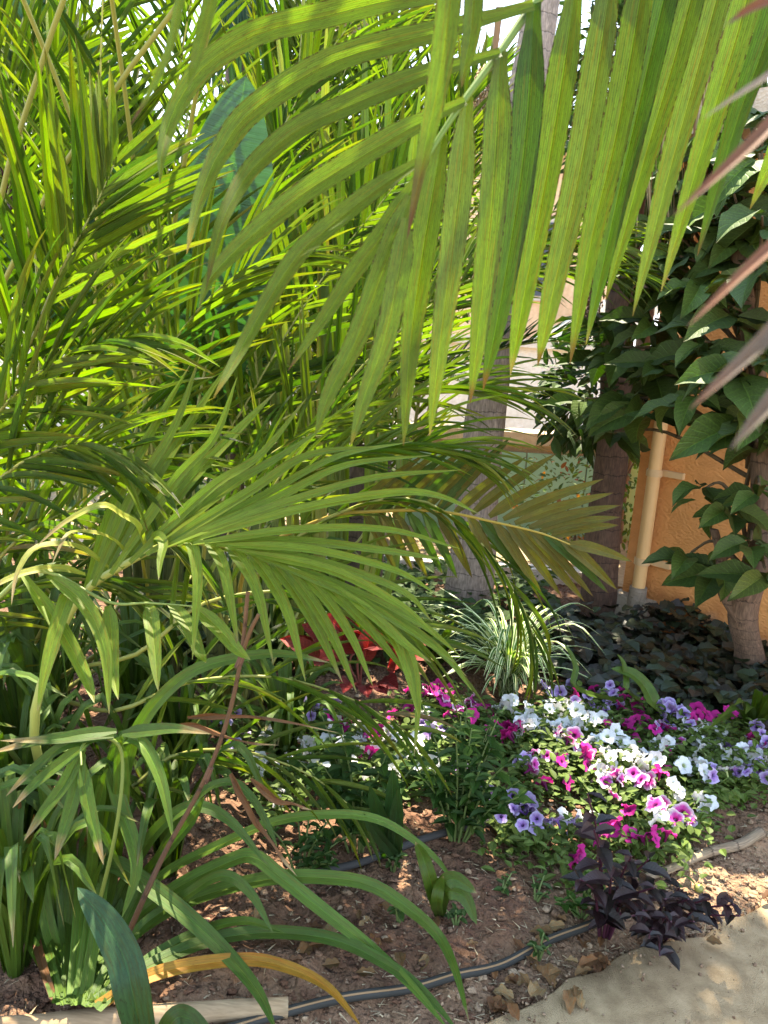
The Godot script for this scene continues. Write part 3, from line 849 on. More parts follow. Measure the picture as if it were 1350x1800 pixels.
# ------------------------------------------------------------------ near palm whose frond hangs over the picture
func build_near_palm() -> void:
	var base := Vector3(1.75, 0.03, -0.35)
	var palm := thing("overhanging_palm", "palm leaning over the path with one broad sunlit frond hanging down", "palm", base)
	var crown := base + Vector3(-0.1, 2.75, -0.1)
	part("trunk", trunk_mesh(PackedVector3Array([Vector3(0, -0.1, 0), Vector3(0.05, 1.3, 0), crown - base]), 0.11, 0.09, Color(0.25, 0.2, 0.15), 0.14, 0.4), palm)
	var rp := PackedVector3Array([crown, crown + Vector3(-0.35, 0.22, -0.25)])
	for q in [[1583, -545, 1.13], [1413, -390, 1.12], [1287, -285, 1.1], [1153, -173, 1.08], [1018, -61, 1.05], [945, 0, 1.04], [880, 90, 1.02], [815, 178, 1.0], [760, 262, 0.99], [725, 330, 0.985], [714, 384, 0.98]]: rp.append(P(q[0], q[1], q[2]))
	var loc := PackedVector3Array()
	for p in rp: loc.append(p - base)
	var mb := MB.new()
	tube(mb, smooth(loc, 50), 0.012, 0.0016, 7, Color(0.10, 0.16, 0.02))
	var fr := part("frond", mb.mesh(M.stem), palm)
	var hang := [
		[[778, 238], [745, 430], [722, 600], [709, 784]], [[822, 168], [800, 389], [775, 590], [755, 766]], [[880, 90], [866, 330], [845, 540], [826, 710]], [[940, 6], [920, 270], [882, 520], [849, 686]],
		[[1018, -61], [970, 250], [925, 500], [897, 660]], [[1086, -117], [1030, 240], [975, 500], [945, 643]], [[1153, -173], [1090, 200], [1040, 420], [1002, 640]], [[1220, -230], [1140, 110], [1085, 350], [1030, 606]],
		[[1287, -285], [1200, 50], [1130, 290], [1064, 530]], [[1346, -334], [1256, 10], [1180, 290], [1112, 556]], [[1413, -390], [1312, 0], [1238, 250], [1162, 512]], [[1483, -448], [1368, 0], [1295, 215], [1226, 450]],
		[[1530, -495], [1440, 40], [1375, 230], [1318, 368]], [[1575, -538], [1500, 30], [1440, 200], [1390, 330]]]
	for k in hang.size():
		var dd := 1.0 + 0.008 * k
		var pts := []
		for j in 4: pts.append([hang[k][j][0], hang[k][j][1], dd + 0.006 * (k % 2) * j + [0.0, -0.012, -0.006, 0.012][j]])
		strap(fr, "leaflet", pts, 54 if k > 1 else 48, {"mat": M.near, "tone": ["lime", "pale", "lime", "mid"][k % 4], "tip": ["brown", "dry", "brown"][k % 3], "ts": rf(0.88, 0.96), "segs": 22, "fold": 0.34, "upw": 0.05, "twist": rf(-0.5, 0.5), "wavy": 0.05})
	var out := [
		[[975, -30], [830, -22], [684, 0], [559, 31], [455, 57], [374, 104], [328, 155], [298, 215], [284, 270], [281, 322]], [[938, 10], [767, 57], [611, 98], [507, 150], [430, 207], [393, 259], [372, 295], [345, 368], [328, 447]],
		[[880, 93], [740, 135], [611, 187], [523, 228], [455, 285], [418, 335], [385, 405], [362, 510]], [[818, 178], [715, 228], [611, 290], [523, 347], [455, 404], [405, 450], [368, 492], [350, 540]],
		[[752, 275], [663, 332], [585, 394], [523, 450], [465, 540], [415, 630], [375, 700]], [[735, 312], [690, 390], [630, 470], [570, 560], [506, 652]],
		[[722, 345], [690, 430], [630, 590], [580, 690], [554, 765]], [[714, 384], [702, 470], [675, 600], [640, 700], [616, 785]]]
	for k in out.size():
		var pts := []
		var m: int = out[k].size()
		for j in m: pts.append([out[k][j][0], out[k][j][1], 1.03 - 0.012 * k - 0.13 * pow(float(j) / (m - 1), 1.5) * (1.0 if k < 5 else 0.3)])
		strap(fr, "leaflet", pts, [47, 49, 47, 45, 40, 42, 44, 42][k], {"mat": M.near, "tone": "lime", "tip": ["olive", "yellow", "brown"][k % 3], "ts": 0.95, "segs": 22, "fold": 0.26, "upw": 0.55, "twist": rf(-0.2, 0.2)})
	# a second, higher frond: only its hanging leaflet tips reach into the picture
	mb = MB.new()
	var r2 := PackedVector3Array([crown, crown + Vector3(-0.5, 0.35, -0.1), P(1180, -700, 0.85), P(760, -640, 0.75), P(420, -560, 0.68), P(200, -420, 0.66)])
	loc = PackedVector3Array()
	for p in r2: loc.append(p - base)
	tube(mb, smooth(loc, 40), 0.015, 0.003, 7, Color(0.18, 0.2, 0.04))
	var f2 := part("frond", mb.mesh(M.stem), palm)
	for q in [[[850, -640, 0.76], [812, -300, 0.76], [790, 0, 0.75], [768, 160, 0.75], [745, 270, 0.75], [716, 420, 0.74], 48, "brown", 0.80],
			[[900, -650, 0.8], [850, -300, 0.8], [832, 0, 0.8], [826, 70, 0.8], [818, 110, 0.8], [811, 155, 0.8], 38, "brown", 0.9],
			[[480, -575, 0.62], [430, -250, 0.6], [372, 0, 0.58], [352, 80, 0.57], [340, 125, 0.57], [331, 160, 0.56], 30, "dry", 0.92],
			[[400, -550, 0.6], [360, -250, 0.58], [316, 0, 0.56], [296, 90, 0.55], [262, 165, 0.55], [228, 222, 0.54], 18, "brown", 0.82]]:
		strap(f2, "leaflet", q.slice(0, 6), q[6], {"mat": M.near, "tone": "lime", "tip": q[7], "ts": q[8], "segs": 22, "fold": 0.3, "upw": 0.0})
	# an old dry frond whose brown tips pass close by the lens
	mb = MB.new()
	var r3 := PackedVector3Array([crown, crown + Vector3(-0.2, 0.05, -0.05), P(2300, -250, 0.42), P(2050, 60, 0.40), P(1900, 300, 0.38), P(1760, 520, 0.37)])
	loc = PackedVector3Array()
	for p in r3: loc.append(p - base)
	tube(mb, smooth(loc, 30), 0.014, 0.004, 7, Color(0.2, 0.13, 0.08))
	var f3 := part("frond", mb.mesh(M.stem), palm)
	f3.set_meta("label", "dry brown frond hanging close by")
	for q in [[[2200, -120, 0.41], [1700, -60, 0.38], [1450, -30, 0.36], [1330, 10, 0.35], [1275, 45, 0.35], 28, "rust", "mauve"],
			[[2130, -40, 0.41], [1700, 0, 0.38], [1480, 60, 0.36], [1330, 150, 0.35], [1236, 208, 0.345], 26, "mauve", "mauve"],
			[[2050, 60, 0.40], [1640, 60, 0.37], [1430, 160, 0.35], [1300, 275, 0.34], [1183, 380, 0.335], 36, "rust", "rust"],
			[[1960, 200, 0.39], [1620, 260, 0.36], [1440, 370, 0.34], [1320, 470, 0.335], [1208, 575, 0.33], 36, "rust", "rust"],
			[[1880, 330, 0.38], [1600, 410, 0.34], [1430, 520, 0.32], [1320, 620, 0.315], [1212, 720, 0.31], 42, "mauve", "rust"],
			[[1760, 520, 0.37], [1600, 530, 0.33], [1450, 610, 0.31], [1360, 700, 0.305], [1283, 790, 0.3], 50, "mauve", "mauve"]]:
		strap(f3, "leaflet", q.slice(0, 5), q[5], {"tone": q[6], "tip": q[7], "ts": 0.85, "segs": 14, "fold": 0.6, "mat": M.dry, "face": 0.6})

# ------------------------------------------------------------------ palms of the thicket
func build_thicket() -> void:
	# clumping palm with the arching frond that faces the camera
	var b := on(G(120, 1480))
	var palm := thing("clumping_palm", "clumping palm with a pale green frond arching over the strap leaved plant", "palm", b)
	var d := 1.95
	var mb := MB.new()
	var rp := PackedVector3Array([b, P(60, 1300, 2.05)])
	for q in [[100, 1130, 2.0], [150, 1040, 1.97], [215, 995, 1.94], [290, 958, 1.92], [370, 955, 1.9], [450, 975, 1.86], [540, 1012, 1.82], [620, 1048, 1.78], [690, 1090, 1.74]]: rp.append(P(q[0], q[1], q[2]))
	var loc := PackedVector3Array()
	for p in rp: loc.append(p - b)
	tube(mb, smooth(loc, 40), 0.013, 0.003, 7, Color(0.24, 0.26, 0.06))
	var fr := part("frond", mb.mesh(M.stem), palm)
	var upper := [
		[[150, 1040], [205, 880], [260, 770], [335, 640]], [[178, 1020], [262, 860], [330, 750], [405, 635]], [[212, 998], [330, 850], [410, 765], [485, 688]],
		[[245, 980], [400, 860], [490, 805], [570, 752]], [[270, 970], [450, 880], [590, 805], [725, 776]], [[290, 962], [480, 892], [650, 842], [810, 826]],
		[[312, 958], [500, 902], [680, 868], [770, 872], [845, 905]], [[340, 956], [520, 932], [680, 932], [810, 965]], [[380, 958], [540, 966], [690, 1002], [768, 1045]],
		[[420, 968], [580, 1002], [700, 1062], [765, 1115]], [[480, 990], [620, 1050], [720, 1110], [800, 1165]], [[560, 1022], [690, 1085], [780, 1150], [830, 1215]]]
	for k in 11:
		if upper[k].size() == 4 and upper[k + 1].size() == 4:
			var mid := []
			for j in 4: mid.append([(upper[k][j][0] + upper[k + 1][j][0]) * 0.5 + rf(-12, 12) * j, (upper[k][j][1] + upper[k + 1][j][1]) * 0.5 + rf(-8, 8) * j])
			upper.append(mid)
	for k in upper.size():
		var pts := []
		var m: int = upper[k].size()
		for j in m: pts.append([upper[k][j][0], upper[k][j][1], 1.96 - 0.014 * (k if k < 12 else k - 9) + (0.06 * j if k < 5 else -0.05 * j if k < 12 else 0.03 * j)])
		strap(fr, "leaflet", pts, 19 if k > 3 else 22, {"tone": "lime", "tip": ["dry", "straw"][k % 2], "ts": 0.94, "fold": 0.35, "upw": 0.7})
	var lower := [
		[[262, 962], [275, 942], [288, 955], [282, 985], [279, 1020]], [[318, 950], [336, 955], [347, 1010], [345, 1070], [338, 1160]], [[365, 955], [388, 985], [402, 1040], [420, 1145]],
		[[400, 960], [430, 995], [455, 1050], [480, 1165]], [[435, 968], [475, 1020], [508, 1085], [537, 1198]], [[470, 980], [515, 1035], [560, 1110], [602, 1200]],
		[[500, 995], [550, 1060], [590, 1130], [627, 1218]], [[530, 1008], [580, 1062], [620, 1125], [655, 1205]], [[560, 1020], [620, 1075], [670, 1130], [722, 1195]],
		[[600, 1038], [660, 1085], [710, 1130], [758, 1165]], [[640, 1060], [690, 1120], [715, 1180], [735, 1260]], [[670, 1080], [720, 1150], [735, 1230], [728, 1330]]]
	for k in lower.size():
		var pts := []
		var m: int = lower[k].size()
		for j in m: pts.append([lower[k][j][0], lower[k][j][1], 1.92 - 0.016 * k - 0.035 * j])
		strap(fr, "leaflet", pts, [20, 22, 23, 25, 26, 26, 23, 21, 22, 20, 18, 17][k], {"tone": "lime", "tip": ["dry", "straw", "dry"][k % 3], "ts": 0.9, "fold": 0.3, "upw": 0.5, "face": 1.0})
	# arching ends on its outer side
	for q in [[[258, 968], [242, 925], [213, 905], [178, 888], [116, 917], [62, 962]], [[231, 983], [205, 955], [178, 940], [140, 935], [116, 943], [91, 993]], [[191, 998], [150, 968], [111, 957], [60, 965], [30, 1010], [20, 1064]],
			[[150, 1010], [110, 1000], [60, 1003], [10, 1020], [-40, 1050]]]:
		var pts := []
		for j in q.size(): pts.append([q[j][0], q[j][1], 1.95 - 0.05 * j])
		strap(fr, "leaflet", pts, 17, {"tone": "straw", "tip": "dry", "ts": 0.75, "fold": 0.3, "upw": 0.8})
	# lower frond of the same palm, drooping to the front
	mb = MB.new()
	rp = PackedVector3Array([Vector3(-0.02, 0.05, 0)])
	for q in [[-60, 1180, 1.98], [20, 1030, 1.9], [85, 1006, 1.88], [190, 1058, 1.88], [262, 1060, 1.88], [345, 1066, 1.87]]: rp.append(P(q[0], q[1], q[2]) - b)
	tube(mb, smooth(rp, 36), 0.008, 0.002, 6, Color(0.15, 0.19, 0.04))
	fr = part("frond", mb.mesh(M.stem), palm)
	for q in [[[40, 1010], [110, 1112], [150, 1190], [166, 1236]], [[85, 1010], [147, 1060], [184, 1140], [192, 1255]], [[190, 1065], [196, 1110], [200, 1180], [208, 1230]], [[262, 1062], [268, 1100], [274, 1160], [278, 1215]],
			[[298, 1060], [330, 1100], [350, 1150], [362, 1165]], [[340, 1065], [385, 1105], [415, 1140], [440, 1160]], [[130, 1025], [108, 1080], [85, 1160], [66, 1250]]]:
		var pts := []
		for j in q.size(): pts.append([q[j][0], q[j][1], 1.88 - 0.05 * j])
		strap(fr, "leaflet", pts, 29, {"tone": "lime", "tip": "dry", "ts": 0.93, "fold": 0.3})

	# procedural fronds, each set at its place: [rachis in photo pixels and depth], options
	var FR := [
		# tall left frond
		[[[-60, 900, 2.5], [0, 720, 2.35], [57, 596, 2.25], [104, 482, 2.2], [140, 415, 2.2], [172, 352, 2.22], [200, 290, 2.25]], {"n": 17, "len": 0.5, "w": 0.042, "a0": 48, "a1": 22, "vee": 0.0, "droop": 0.18, "face": 1.0, "t0": 0.3}],
		# yellowish upright rachis
		[[[150, 900, 2.9], [165, 600, 2.8], [170, 360, 2.75], [176, 150, 2.75], [184, -60, 2.8], [205, -200, 2.85]], {"n": 26, "len": 0.55, "w": 0.03, "a0": 50, "a1": 26, "vee": 0.1, "droop": 0.35, "face": 0.8, "rc": Color(0.3, 0.26, 0.03)}],
		[[[60, 1000, 3.0], [70, 600, 2.9], [40, 250, 2.9], [-20, 20, 2.9]], {"n": 26, "len": 0.55, "w": 0.03, "a0": 55, "droop": 0.5, "face": 0.7}],
		[[[250, 950, 3.1], [270, 600, 3.0], [300, 250, 3.0], [340, -20, 3.0], [390, -180, 3.0]], {"n": 22, "len": 0.6, "w": 0.032, "a0": 52, "droop": 0.45, "face": 0.7, "rc": Color(0.3, 0.26, 0.03)}],
		[[[310, 980, 3.2], [350, 700, 3.2], [420, 420, 3.2], [520, 180, 3.2], [640, 10, 3.2]], {"n": 20, "len": 0.6, "w": 0.036, "a0": 50, "droop": 0.3, "face": 0.8}],
		# backlit frond behind the middle
		[[[340, 860, 3.3], [420, 730, 3.3], [520, 560, 3.35], [610, 430, 3.4], [700, 320, 3.4]], {"n": 24, "len": 0.62, "w": 0.05, "a0": 62, "a1": 30, "droop": 0.12, "face": 1.0, "vee": 0.0, "t0": 0.1}],
		[[[420, 960, 3.0], [520, 800, 3.0], [640, 640, 3.0], [780, 520, 3.1], [900, 450, 3.2]], {"n": 28, "len": 0.5, "w": 0.026, "a0": 55, "droop": 0.5, "face": 0.7}],
		# horizontal glossy fronds over the far bed
		[[[500, 640, 3.9], [680, 520, 3.9], [830, 455, 3.85], [960, 425, 3.8], [1080, 430, 3.7]], {"n": 30, "len": 0.5, "w": 0.034, "a0": 48, "a1": 18, "droop": 0.7, "face": 0.5, "vee": 0.1}],
		[[[520, 700, 3.8], [700, 560, 3.8], [860, 490, 3.75], [1000, 470, 3.7], [1110, 480, 3.6]], {"n": 28, "len": 0.42, "w": 0.03, "a0": 45, "a1": 16, "droop": 0.7, "face": 0.4, "vee": 0.1}],
		# blue green and lime fronds farther back
		[[[660, 900, 4.3], [710, 600, 4.3], [755, 350, 4.3], [830, 150, 4.3]], {"n": 26, "len": 0.6, "w": 0.036, "a0": 45, "droop": 0.3, "face": 0.8}],
		[[[560, 900, 4.1], [600, 600, 4.1], [655, 300, 4.1], [690, 60, 4.1]], {"n": 26, "len": 0.6, "w": 0.034, "a0": 45, "droop": 0.4, "face": 0.7}],
		# arching thin fronds to the right
		[[[380, 900, 2.8], [520, 770, 2.8], [680, 705, 2.75], [800, 690, 2.7], [900, 700, 2.65]], {"n": 22, "len": 0.42, "w": 0.022, "a0": 40, "a1": 14, "droop": 0.75, "face": 0.4}],
		[[[360, 960, 2.6], [480, 860, 2.6], [620, 800, 2.55], [740, 790, 2.5], [820, 810, 2.45]], {"n": 22, "len": 0.4, "w": 0.022, "a0": 40, "a1": 16, "droop": 0.8, "face": 0.4}],
		[[[460, 1000, 2.7], [600, 900, 2.7], [740, 880, 2.65], [850, 960, 2.6], [915, 1060, 2.55], [938, 1120, 2.5]], {"n": 15, "len": 0.36, "w": 0.015, "a0": 40, "a1": 10, "droop": 1.1, "face": 0.4, "vee": 0.05}],
		# dim fronds below the big arch
		[[[240, 1150, 2.3], [360, 1060, 2.35], [520, 1040, 2.4], [660, 1080, 2.4], [760, 1140, 2.4]], {"n": 12, "len": 0.4, "w": 0.026, "a0": 50, "droop": 0.6, "face": 0.5}],
		[[[200, 1250, 2.3], [330, 1200, 2.35], [480, 1190, 2.4], [620, 1230, 2.4], [720, 1290, 2.4]], {"n": 9, "len": 0.36, "w": 0.026, "a0": 50, "droop": 0.7, "face": 0.5}],
		[[[190, 1400, 2.25], [300, 1330, 2.3], [420, 1320, 2.3], [540, 1360, 2.3], [620, 1420, 2.3]], {"n": 8, "len": 0.32, "w": 0.024, "a0": 50, "droop": 0.8, "face": 0.5}],
		# fill on the far left
		[[[-150, 1100, 2.4], [-80, 850, 2.3], [20, 700, 2.2], [130, 620, 2.15], [240, 590, 2.1]], {"n": 22, "len": 0.45, "w": 0.036, "a0": 55, "droop": 0.5, "face": 0.6}],
		[[[-120, 1000, 2.3], [-20, 860, 2.2], [90, 790, 2.15], [190, 790, 2.1], [270, 830, 2.05]], {"n": 18, "len": 0.4, "w": 0.034, "a0": 55, "droop": 0.6, "face": 0.6}],
		[[[-100, 1150, 2.4], [0, 980, 2.35], [120, 900, 2.3], [230, 900, 2.3], [320, 950, 2.3]], {"n": 18, "len": 0.4, "w": 0.03, "a0": 55, "droop": 0.6, "face": 0.5}],
		[[[-140, 1300, 2.5], [-60, 1120, 2.5], [40, 1030, 2.5], [150, 1010, 2.5], [260, 1060, 2.5]], {"n": 18, "len": 0.4, "w": 0.03, "a0": 55, "droop": 0.6, "face": 0.4}],
		[[[-60, 800, 3.3], [0, 400, 3.3], [90, 120, 3.3], [230, -40, 3.3]], {"n": 28, "len": 0.6, "w": 0.036, "a0": 55, "droop": 0.5, "face": 0.6}],
		[[[200, 900, 2.6], [250, 720, 2.6], [320, 580, 2.6], [420, 480, 2.6], [500, 450, 2.6]], {"n": 22, "len": 0.45, "w": 0.03, "a0": 50, "droop": 0.5, "face": 0.6}],
	]
	# three more palms share these fronds, by where their stems stand
	var pls := [
		thing("feather_palm", "feather palm with upright fronds crowding the dense thicket", "palm", on(Vector3(-1.35, 0, -2.75))),
		thing("feather_palm", "feather palm with yellow green fronds standing before the banana plant", "palm", on(Vector3(-0.95, 0, -3.3))),
		thing("feather_palm", "feather palm with fronds reaching across to the grey trunk", "palm", on(Vector3(-0.55, 0, -3.05)))]
	var owner_of := [0, 1, 1, 1, 1, 2, 2, 2, 2, 2, 2, 2, 2, 2, 0, 0, 0, 0, 0, 0, 0, 1, 0]
	var order := range(FR.size())
	order.sort_custom(func(x, y): return FR[x][0][FR[x][0].size() / 2][2] < FR[y][0][FR[y][0].size() / 2][2])
	var count := [0, 0, 0]
	for k: int in order:
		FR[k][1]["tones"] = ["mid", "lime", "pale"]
		FR[k][1]["n"] = int(FR[k][1]["n"] * 1.3)
		FR[k][1]["w"] = FR[k][1]["w"] * 0.7
		var pl: Node3D = pls[owner_of[k]]
		var ctrl := PP(FR[k][0])
		var c2 := PackedVector3Array([pl.position + Vector3(rf(-0.1, 0.1), 0.0, rf(-0.1, 0.1)), (pl.position + ctrl[0]) * 0.5 + Vector3(0, 0.1, 0)])
		c2.append_array(ctrl)
		var o: Dictionary = FR[k][1]
		var mid := ctrl[ctrl.size() / 2]
		o["up"] = ((EYE - mid).normalized() * o.get("face", 0.6) + Vector3.UP * (1.05 - o.get("face", 0.6))).normalized()
		o["t0"] = maxf(o.get("t0", 0.15), 2.2 / (c2.size() - 1))
		count[owner_of[k]] += o["n"] * 2
		if count[owner_of[k]] > 310:
			o["stuff"] = true
			count[owner_of[k]] -= o["n"] * 2
		frond(pl, c2, o)
	# farther fronds that close the thicket behind
	for k in 20:
		var pl: Node3D = pls[k % 3]
		var dz := rf(3.4, 4.7)
		var u0 := rf(-20, 500)
		var u1 := minf(u0 + rf(-220, 200), 560.0)
		var a := P(u0, 960, dz); var e := P(u1, rf(-90, 430), dz)
		var m := a.lerp(e, 0.55) + Vector3(rf(-0.1, 0.1), 0.15, 0)
		var mid := m
		frond(pl, PackedVector3Array([pl.position + Vector3(rf(-0.1, 0.1), 0.02, rf(-0.1, 0.1)), a, m, e, e + (e - m) * 0.35 + Vector3(0, -0.15, 0)]), {"n": 40, "len": rf(0.42, 0.6), "w": rf(0.017, 0.027), "a0": 55, "a1": 20, "droop": rf(0.3, 0.8), "t0": 0.3, "vee": 0.1, "stuff": true, "up": ((EYE - mid).normalized() * 0.6 + Vector3.UP * 0.5).normalized(), "tones": ["mid", "lime", "pale"]})
	# fronds of the same palms that arch forward above the picture and shade the front of the bed
	for k in 9:
		var pl: Node3D = pls[k % 2]
		var x := -1.75 + 0.21 * k
		var o := pl.position
		frond(pl, PackedVector3Array([o, o + Vector3(-0.15 + 0.03 * k, 1.6, 0.1), Vector3(x - 0.15, 2.95 + rf(-0.1, 0.1), -2.25), Vector3(x, 3.15 + rf(-0.1, 0.15), -1.5), Vector3(x + rf(-0.1, 0.2), 2.85, -0.75), Vector3(x + rf(-0.1, 0.3), 2.5, -0.25)]), {"n": 34, "len": 0.5, "w": 0.034, "a0": 58, "a1": 24, "droop": 0.6, "t0": 0.42, "stuff": true, "tones": ["mid", "lime", "pale"], "r": 0.011})
	for k in 9:
		var dz := rf(5.3, 6.2)
		var u0 := rf(520, 820)
		var a := P(u0 - 60, 960, dz); var e := P(u0 + rf(-90, 90), rf(-60, 330), dz)
		var pl: Node3D = pls[2]
		var g := thing("tall_feather_palm", "slender feather palm between the grey trunk and the fan palm", "palm", Vector3(a.x, 0.0, minf(a.z, -5.6)), "slender feather palms in the background")
		var m := a.lerp(e, 0.55) + Vector3(rf(-0.1, 0.1), 0.1, 0)
		for r in 3:
			var e2 := e + Vector3(rf(-0.5, 0.5), rf(-0.6, 0.2), rf(-0.3, 0.3)) * r * 0.6
			frond(g, PackedVector3Array([g.position, a + Vector3(0, 0.0, 0), m, e2, e2 + (e2 - m) * 0.35 + Vector3(0, -0.2, 0)]), {"n": 36, "len": rf(0.45, 0.6), "w": rf(0.024, 0.034), "a0": 50, "a1": 20, "droop": rf(0.3, 0.7), "t0": 0.3, "vee": 0.1, "stuff": true, "up": ((EYE - m).normalized() * 0.6 + Vector3.UP * 0.5).normalized(), "tones": ["mid", "lime", "pale"]})
	# olive frond before the grey trunk, leaflet by leaflet
	var ob: Vector3 = pls[2].position
	var om := MB.new()
	var orp := PackedVector3Array([Vector3(0.05, 0.3, 0.05), P(430, 1000, 2.85) - ob])
	for q in [[560, 915, 2.75], [680, 898, 2.66], [780, 900, 2.6], [870, 918, 2.56], [950, 937, 2.52], [1002, 957, 2.5]]: orp.append(P(q[0], q[1], q[2]) - ob)
	tube(om, smooth(orp, 36), 0.009, 0.0025, 6, Color(0.26, 0.19, 0.03))
	var ofr := part("frond", om.mesh(M.stem), pls[2])
	ofr.set_meta("label", "olive bronze frond")
	var ol := [[770, 902, 898, 768, 1], [800, 901, 925, 803, 1], [830, 903, 978, 797, 1], [860, 908, 980, 838, 1], [885, 913, 1061, 842, 1], [905, 920, 1079, 866, 1], [930, 928, 1092, 888, 1], [950, 935, 1091, 909, 1], [970, 942, 1088, 923, 1],
		[824, 908, 877, 1011, -1], [845, 912, 928, 1023, -1], [868, 917, 957, 1055, -1], [892, 922, 987, 1049, -1], [910, 926, 1028, 1058, -1], [931, 932, 1043, 1049, -1], [957, 940, 1070, 1043, -1], [987, 950, 1085, 1037, -1], [1000, 956, 1111, 987, -1]]
	for k in 7:
		ol.append([620 + 24 * k, 902, 745 + 25 * k, 800 - 4 * k, 1])
		ol.append([640 + 26 * k, 902, 700 + 26 * k, 1010 + rf(-8, 8), -1])
	for q in ol:
		var d0: float = 2.72 - (q[0] - 620.0) / 380.0 * 0.2
		strap(ofr, "leaflet", [[q[0], q[1], d0], [(q[0] * 2 + q[2]) / 3.0, (q[1] * 2 + q[3]) / 3.0 - 4, d0 - 0.01], [(q[0] + q[2] * 2) / 3.0, (q[1] + q[3] * 2) / 3.0 - 3, d0 - 0.02 - 0.02 * q[4]], [q[2], q[3], d0 - 0.02 - 0.05 * q[4]]], 21, {"tone": pick(["olive", "olive", "green"]), "tip": "brown", "ts": 0.94, "fold": 0.3, "upw": 0.4, "segs": 12})
	for pl in pls:
		var sm := MB.new()
		for j in 5:
			var a := TAU * j / 5.0
			var f := Vector3(cos(a), 0, sin(a)) * 0.09
			tube(sm, smooth(PackedVector3Array([f + Vector3(0, -0.05, 0), f * 1.1 + Vector3(0, 0.4, 0), f * 1.6 + Vector3(0, 0.95, 0)]), 10), 0.028, 0.014, 9, Color(0.2, 0.19, 0.06), Color(0.12, 0.18, 0.04), 0.2)
		part("stem", sm.mesh(M.bark), pl)

	# cycad with short stiff leaflets
	var cb := on(Vector3(P(640, 900, 4.4).x, 0, P(640, 900, 4.4).z))
	var cy := thing("cycad", "dark cycad with a stiff narrow frond reaching before the grey trunk", "cycad", cb)
	part("trunk", trunk_mesh(PackedVector3Array([Vector3(0, -0.1, 0), Vector3(0, 0.5, 0), Vector3(0.02, 1.0, 0)]), 0.13, 0.11, Color(0.12, 0.09, 0.06), 0.07), cy)
	var ct := cb + Vector3(0, 1.0, 0)
	frond(cy, PackedVector3Array([ct, ct + Vector3(0.15, 0.35, 0.05), P(740, 670, 4.25), P(860, 620, 4.15), P(960, 600, 4.05), P(1030, 606, 4.0)]), {"n": 52, "len": 0.24, "w": 0.016, "a0": 55, "a1": 35, "droop": 0.15, "vee": 0.35, "tones": ["deep", "dark"], "up": Vector3(0, 1, 0.25), "t0": 0.3, "r": 0.012})
	for q in [[-0.7, 0.5], [-0.3, 0.75], [0.5, -0.5], [-0.6, -0.4]]:
		frond(cy, PackedVector3Array([ct, ct + Vector3(q[0] * 0.4, 0.4, q[1] * 0.4), ct + Vector3(q[0], 0.35, q[1])]), {"n": 40, "len": 0.2, "w": 0.015, "a0": 55, "a1": 35, "droop": 0.15, "vee": 0.35, "tones": ["deep"], "stuff": true, "r": 0.01})

	# upright sword leaves with yellow green blades between the palms
	var sb := on(Vector3(P(560, 900, 3.7).x, 0, P(560, 900, 3.7).z))
	var sw := thing("sword_leaf_plant", "tall plant of upright yellow green sword leaves before the fruit stalk", "plant", sb)
	for q in [[480, 0, 560], [530, -40, 590], [575, 20, 560], [640, 0, 640], [455, 260, 500], [690, 60, 660], [600, 140, 600], [740, 130, 690], [505, 330, 540], [420, 220, 470], [660, 260, 640], [560, 380, 600], [720, 330, 650], [470, 420, 520]]:
		var e := P(q[0], q[1], 3.6 + rf(-0.2, 0.2))
		var path := PackedVector3Array([Vector3(rf(-0.06, 0.06), 0, rf(-0.06, 0.06)), P(q[2], 1000, 3.68) - sb, P((q[0] + q[2]) * 0.5, (q[1] + 700) * 0.5, 3.65) - sb, e - sb])
		var m2 := MB.new()
		blade(m2, smooth(path, 18), rf(0.045, 0.06), 1, (EYE - e).normalized() + Vector3(rf(-0.6, 0.6), 0, 0), 0.35, TONES[pick(["pale", "lime", "straw"])], TONES.dry, 0.96, rf(-0.5, 0.5))
		part("leaf", m2.mesh(M.leaf), sw)

	# banana plant with broad blue green leaves
	var bb := on(Vector3(P(300, 900, 4.3).x, 0, P(300, 900, 4.3).z))
	var bn := thing("banana_plant", "banana plant with broad blue green leaves deep in the thicket", "banana plant", bb)
	var m3 := MB.new()
	tube(m3, smooth(PackedVector3Array([Vector3(0, -0.05, 0), Vector3(0.03, 0.8, 0), Vector3(0, 1.6, 0.02)]), 14), 0.12, 0.07, 14, Color(0.16, 0.15, 0.06), Color(0.1, 0.14, 0.04), 0.15)
	part("stem", m3.mesh(M.bark), bn)
	for q in [[[[330, 800, 4.3], [365, 600, 3.3], [398, 350, 3.0], [432, 135, 2.9]], 180, 0.0], [[[300, 800, 4.3], [380, 640, 4.2], [470, 500, 4.1], [520, 350, 4.0]], 150, 0.2],
			[[[280, 700, 4.3], [200, 300, 4.3], [80, 80, 4.2], [-30, 110, 4.0]], 170, 0.0], [[[280, 800, 4.3], [160, 560, 4.2], [60, 420, 4.1], [-60, 360, 4.0]], 160, 0.0]]:
		strap(bn, "leaf", q[0], q[1], {"tone": "teal", "tip": "brown", "ts": 0.985, "kind": 4, "fold": 0.18, "mat": M.banana, "segs": 48, "wavy": 0.06, "twist": q[2], "upw": 0.2})
	var fb := MB.new()
	tube(fb, smooth(PP([[-40, 60, 3.6], [0, 150, 3.55], [18, 210, 3.5]]), 8), 0.02, 0.016, 8, Color(0.12, 0.14, 0.04))
	for k in fb.v.size(): fb.v[k] -= bb
	part("flower_stalk", fb.mesh(M.stem), bn)
	var bud := PP([[12, 200, 3.5], [18, 250, 3.5], [20, 310, 3.5], [22, 380, 3.5]])
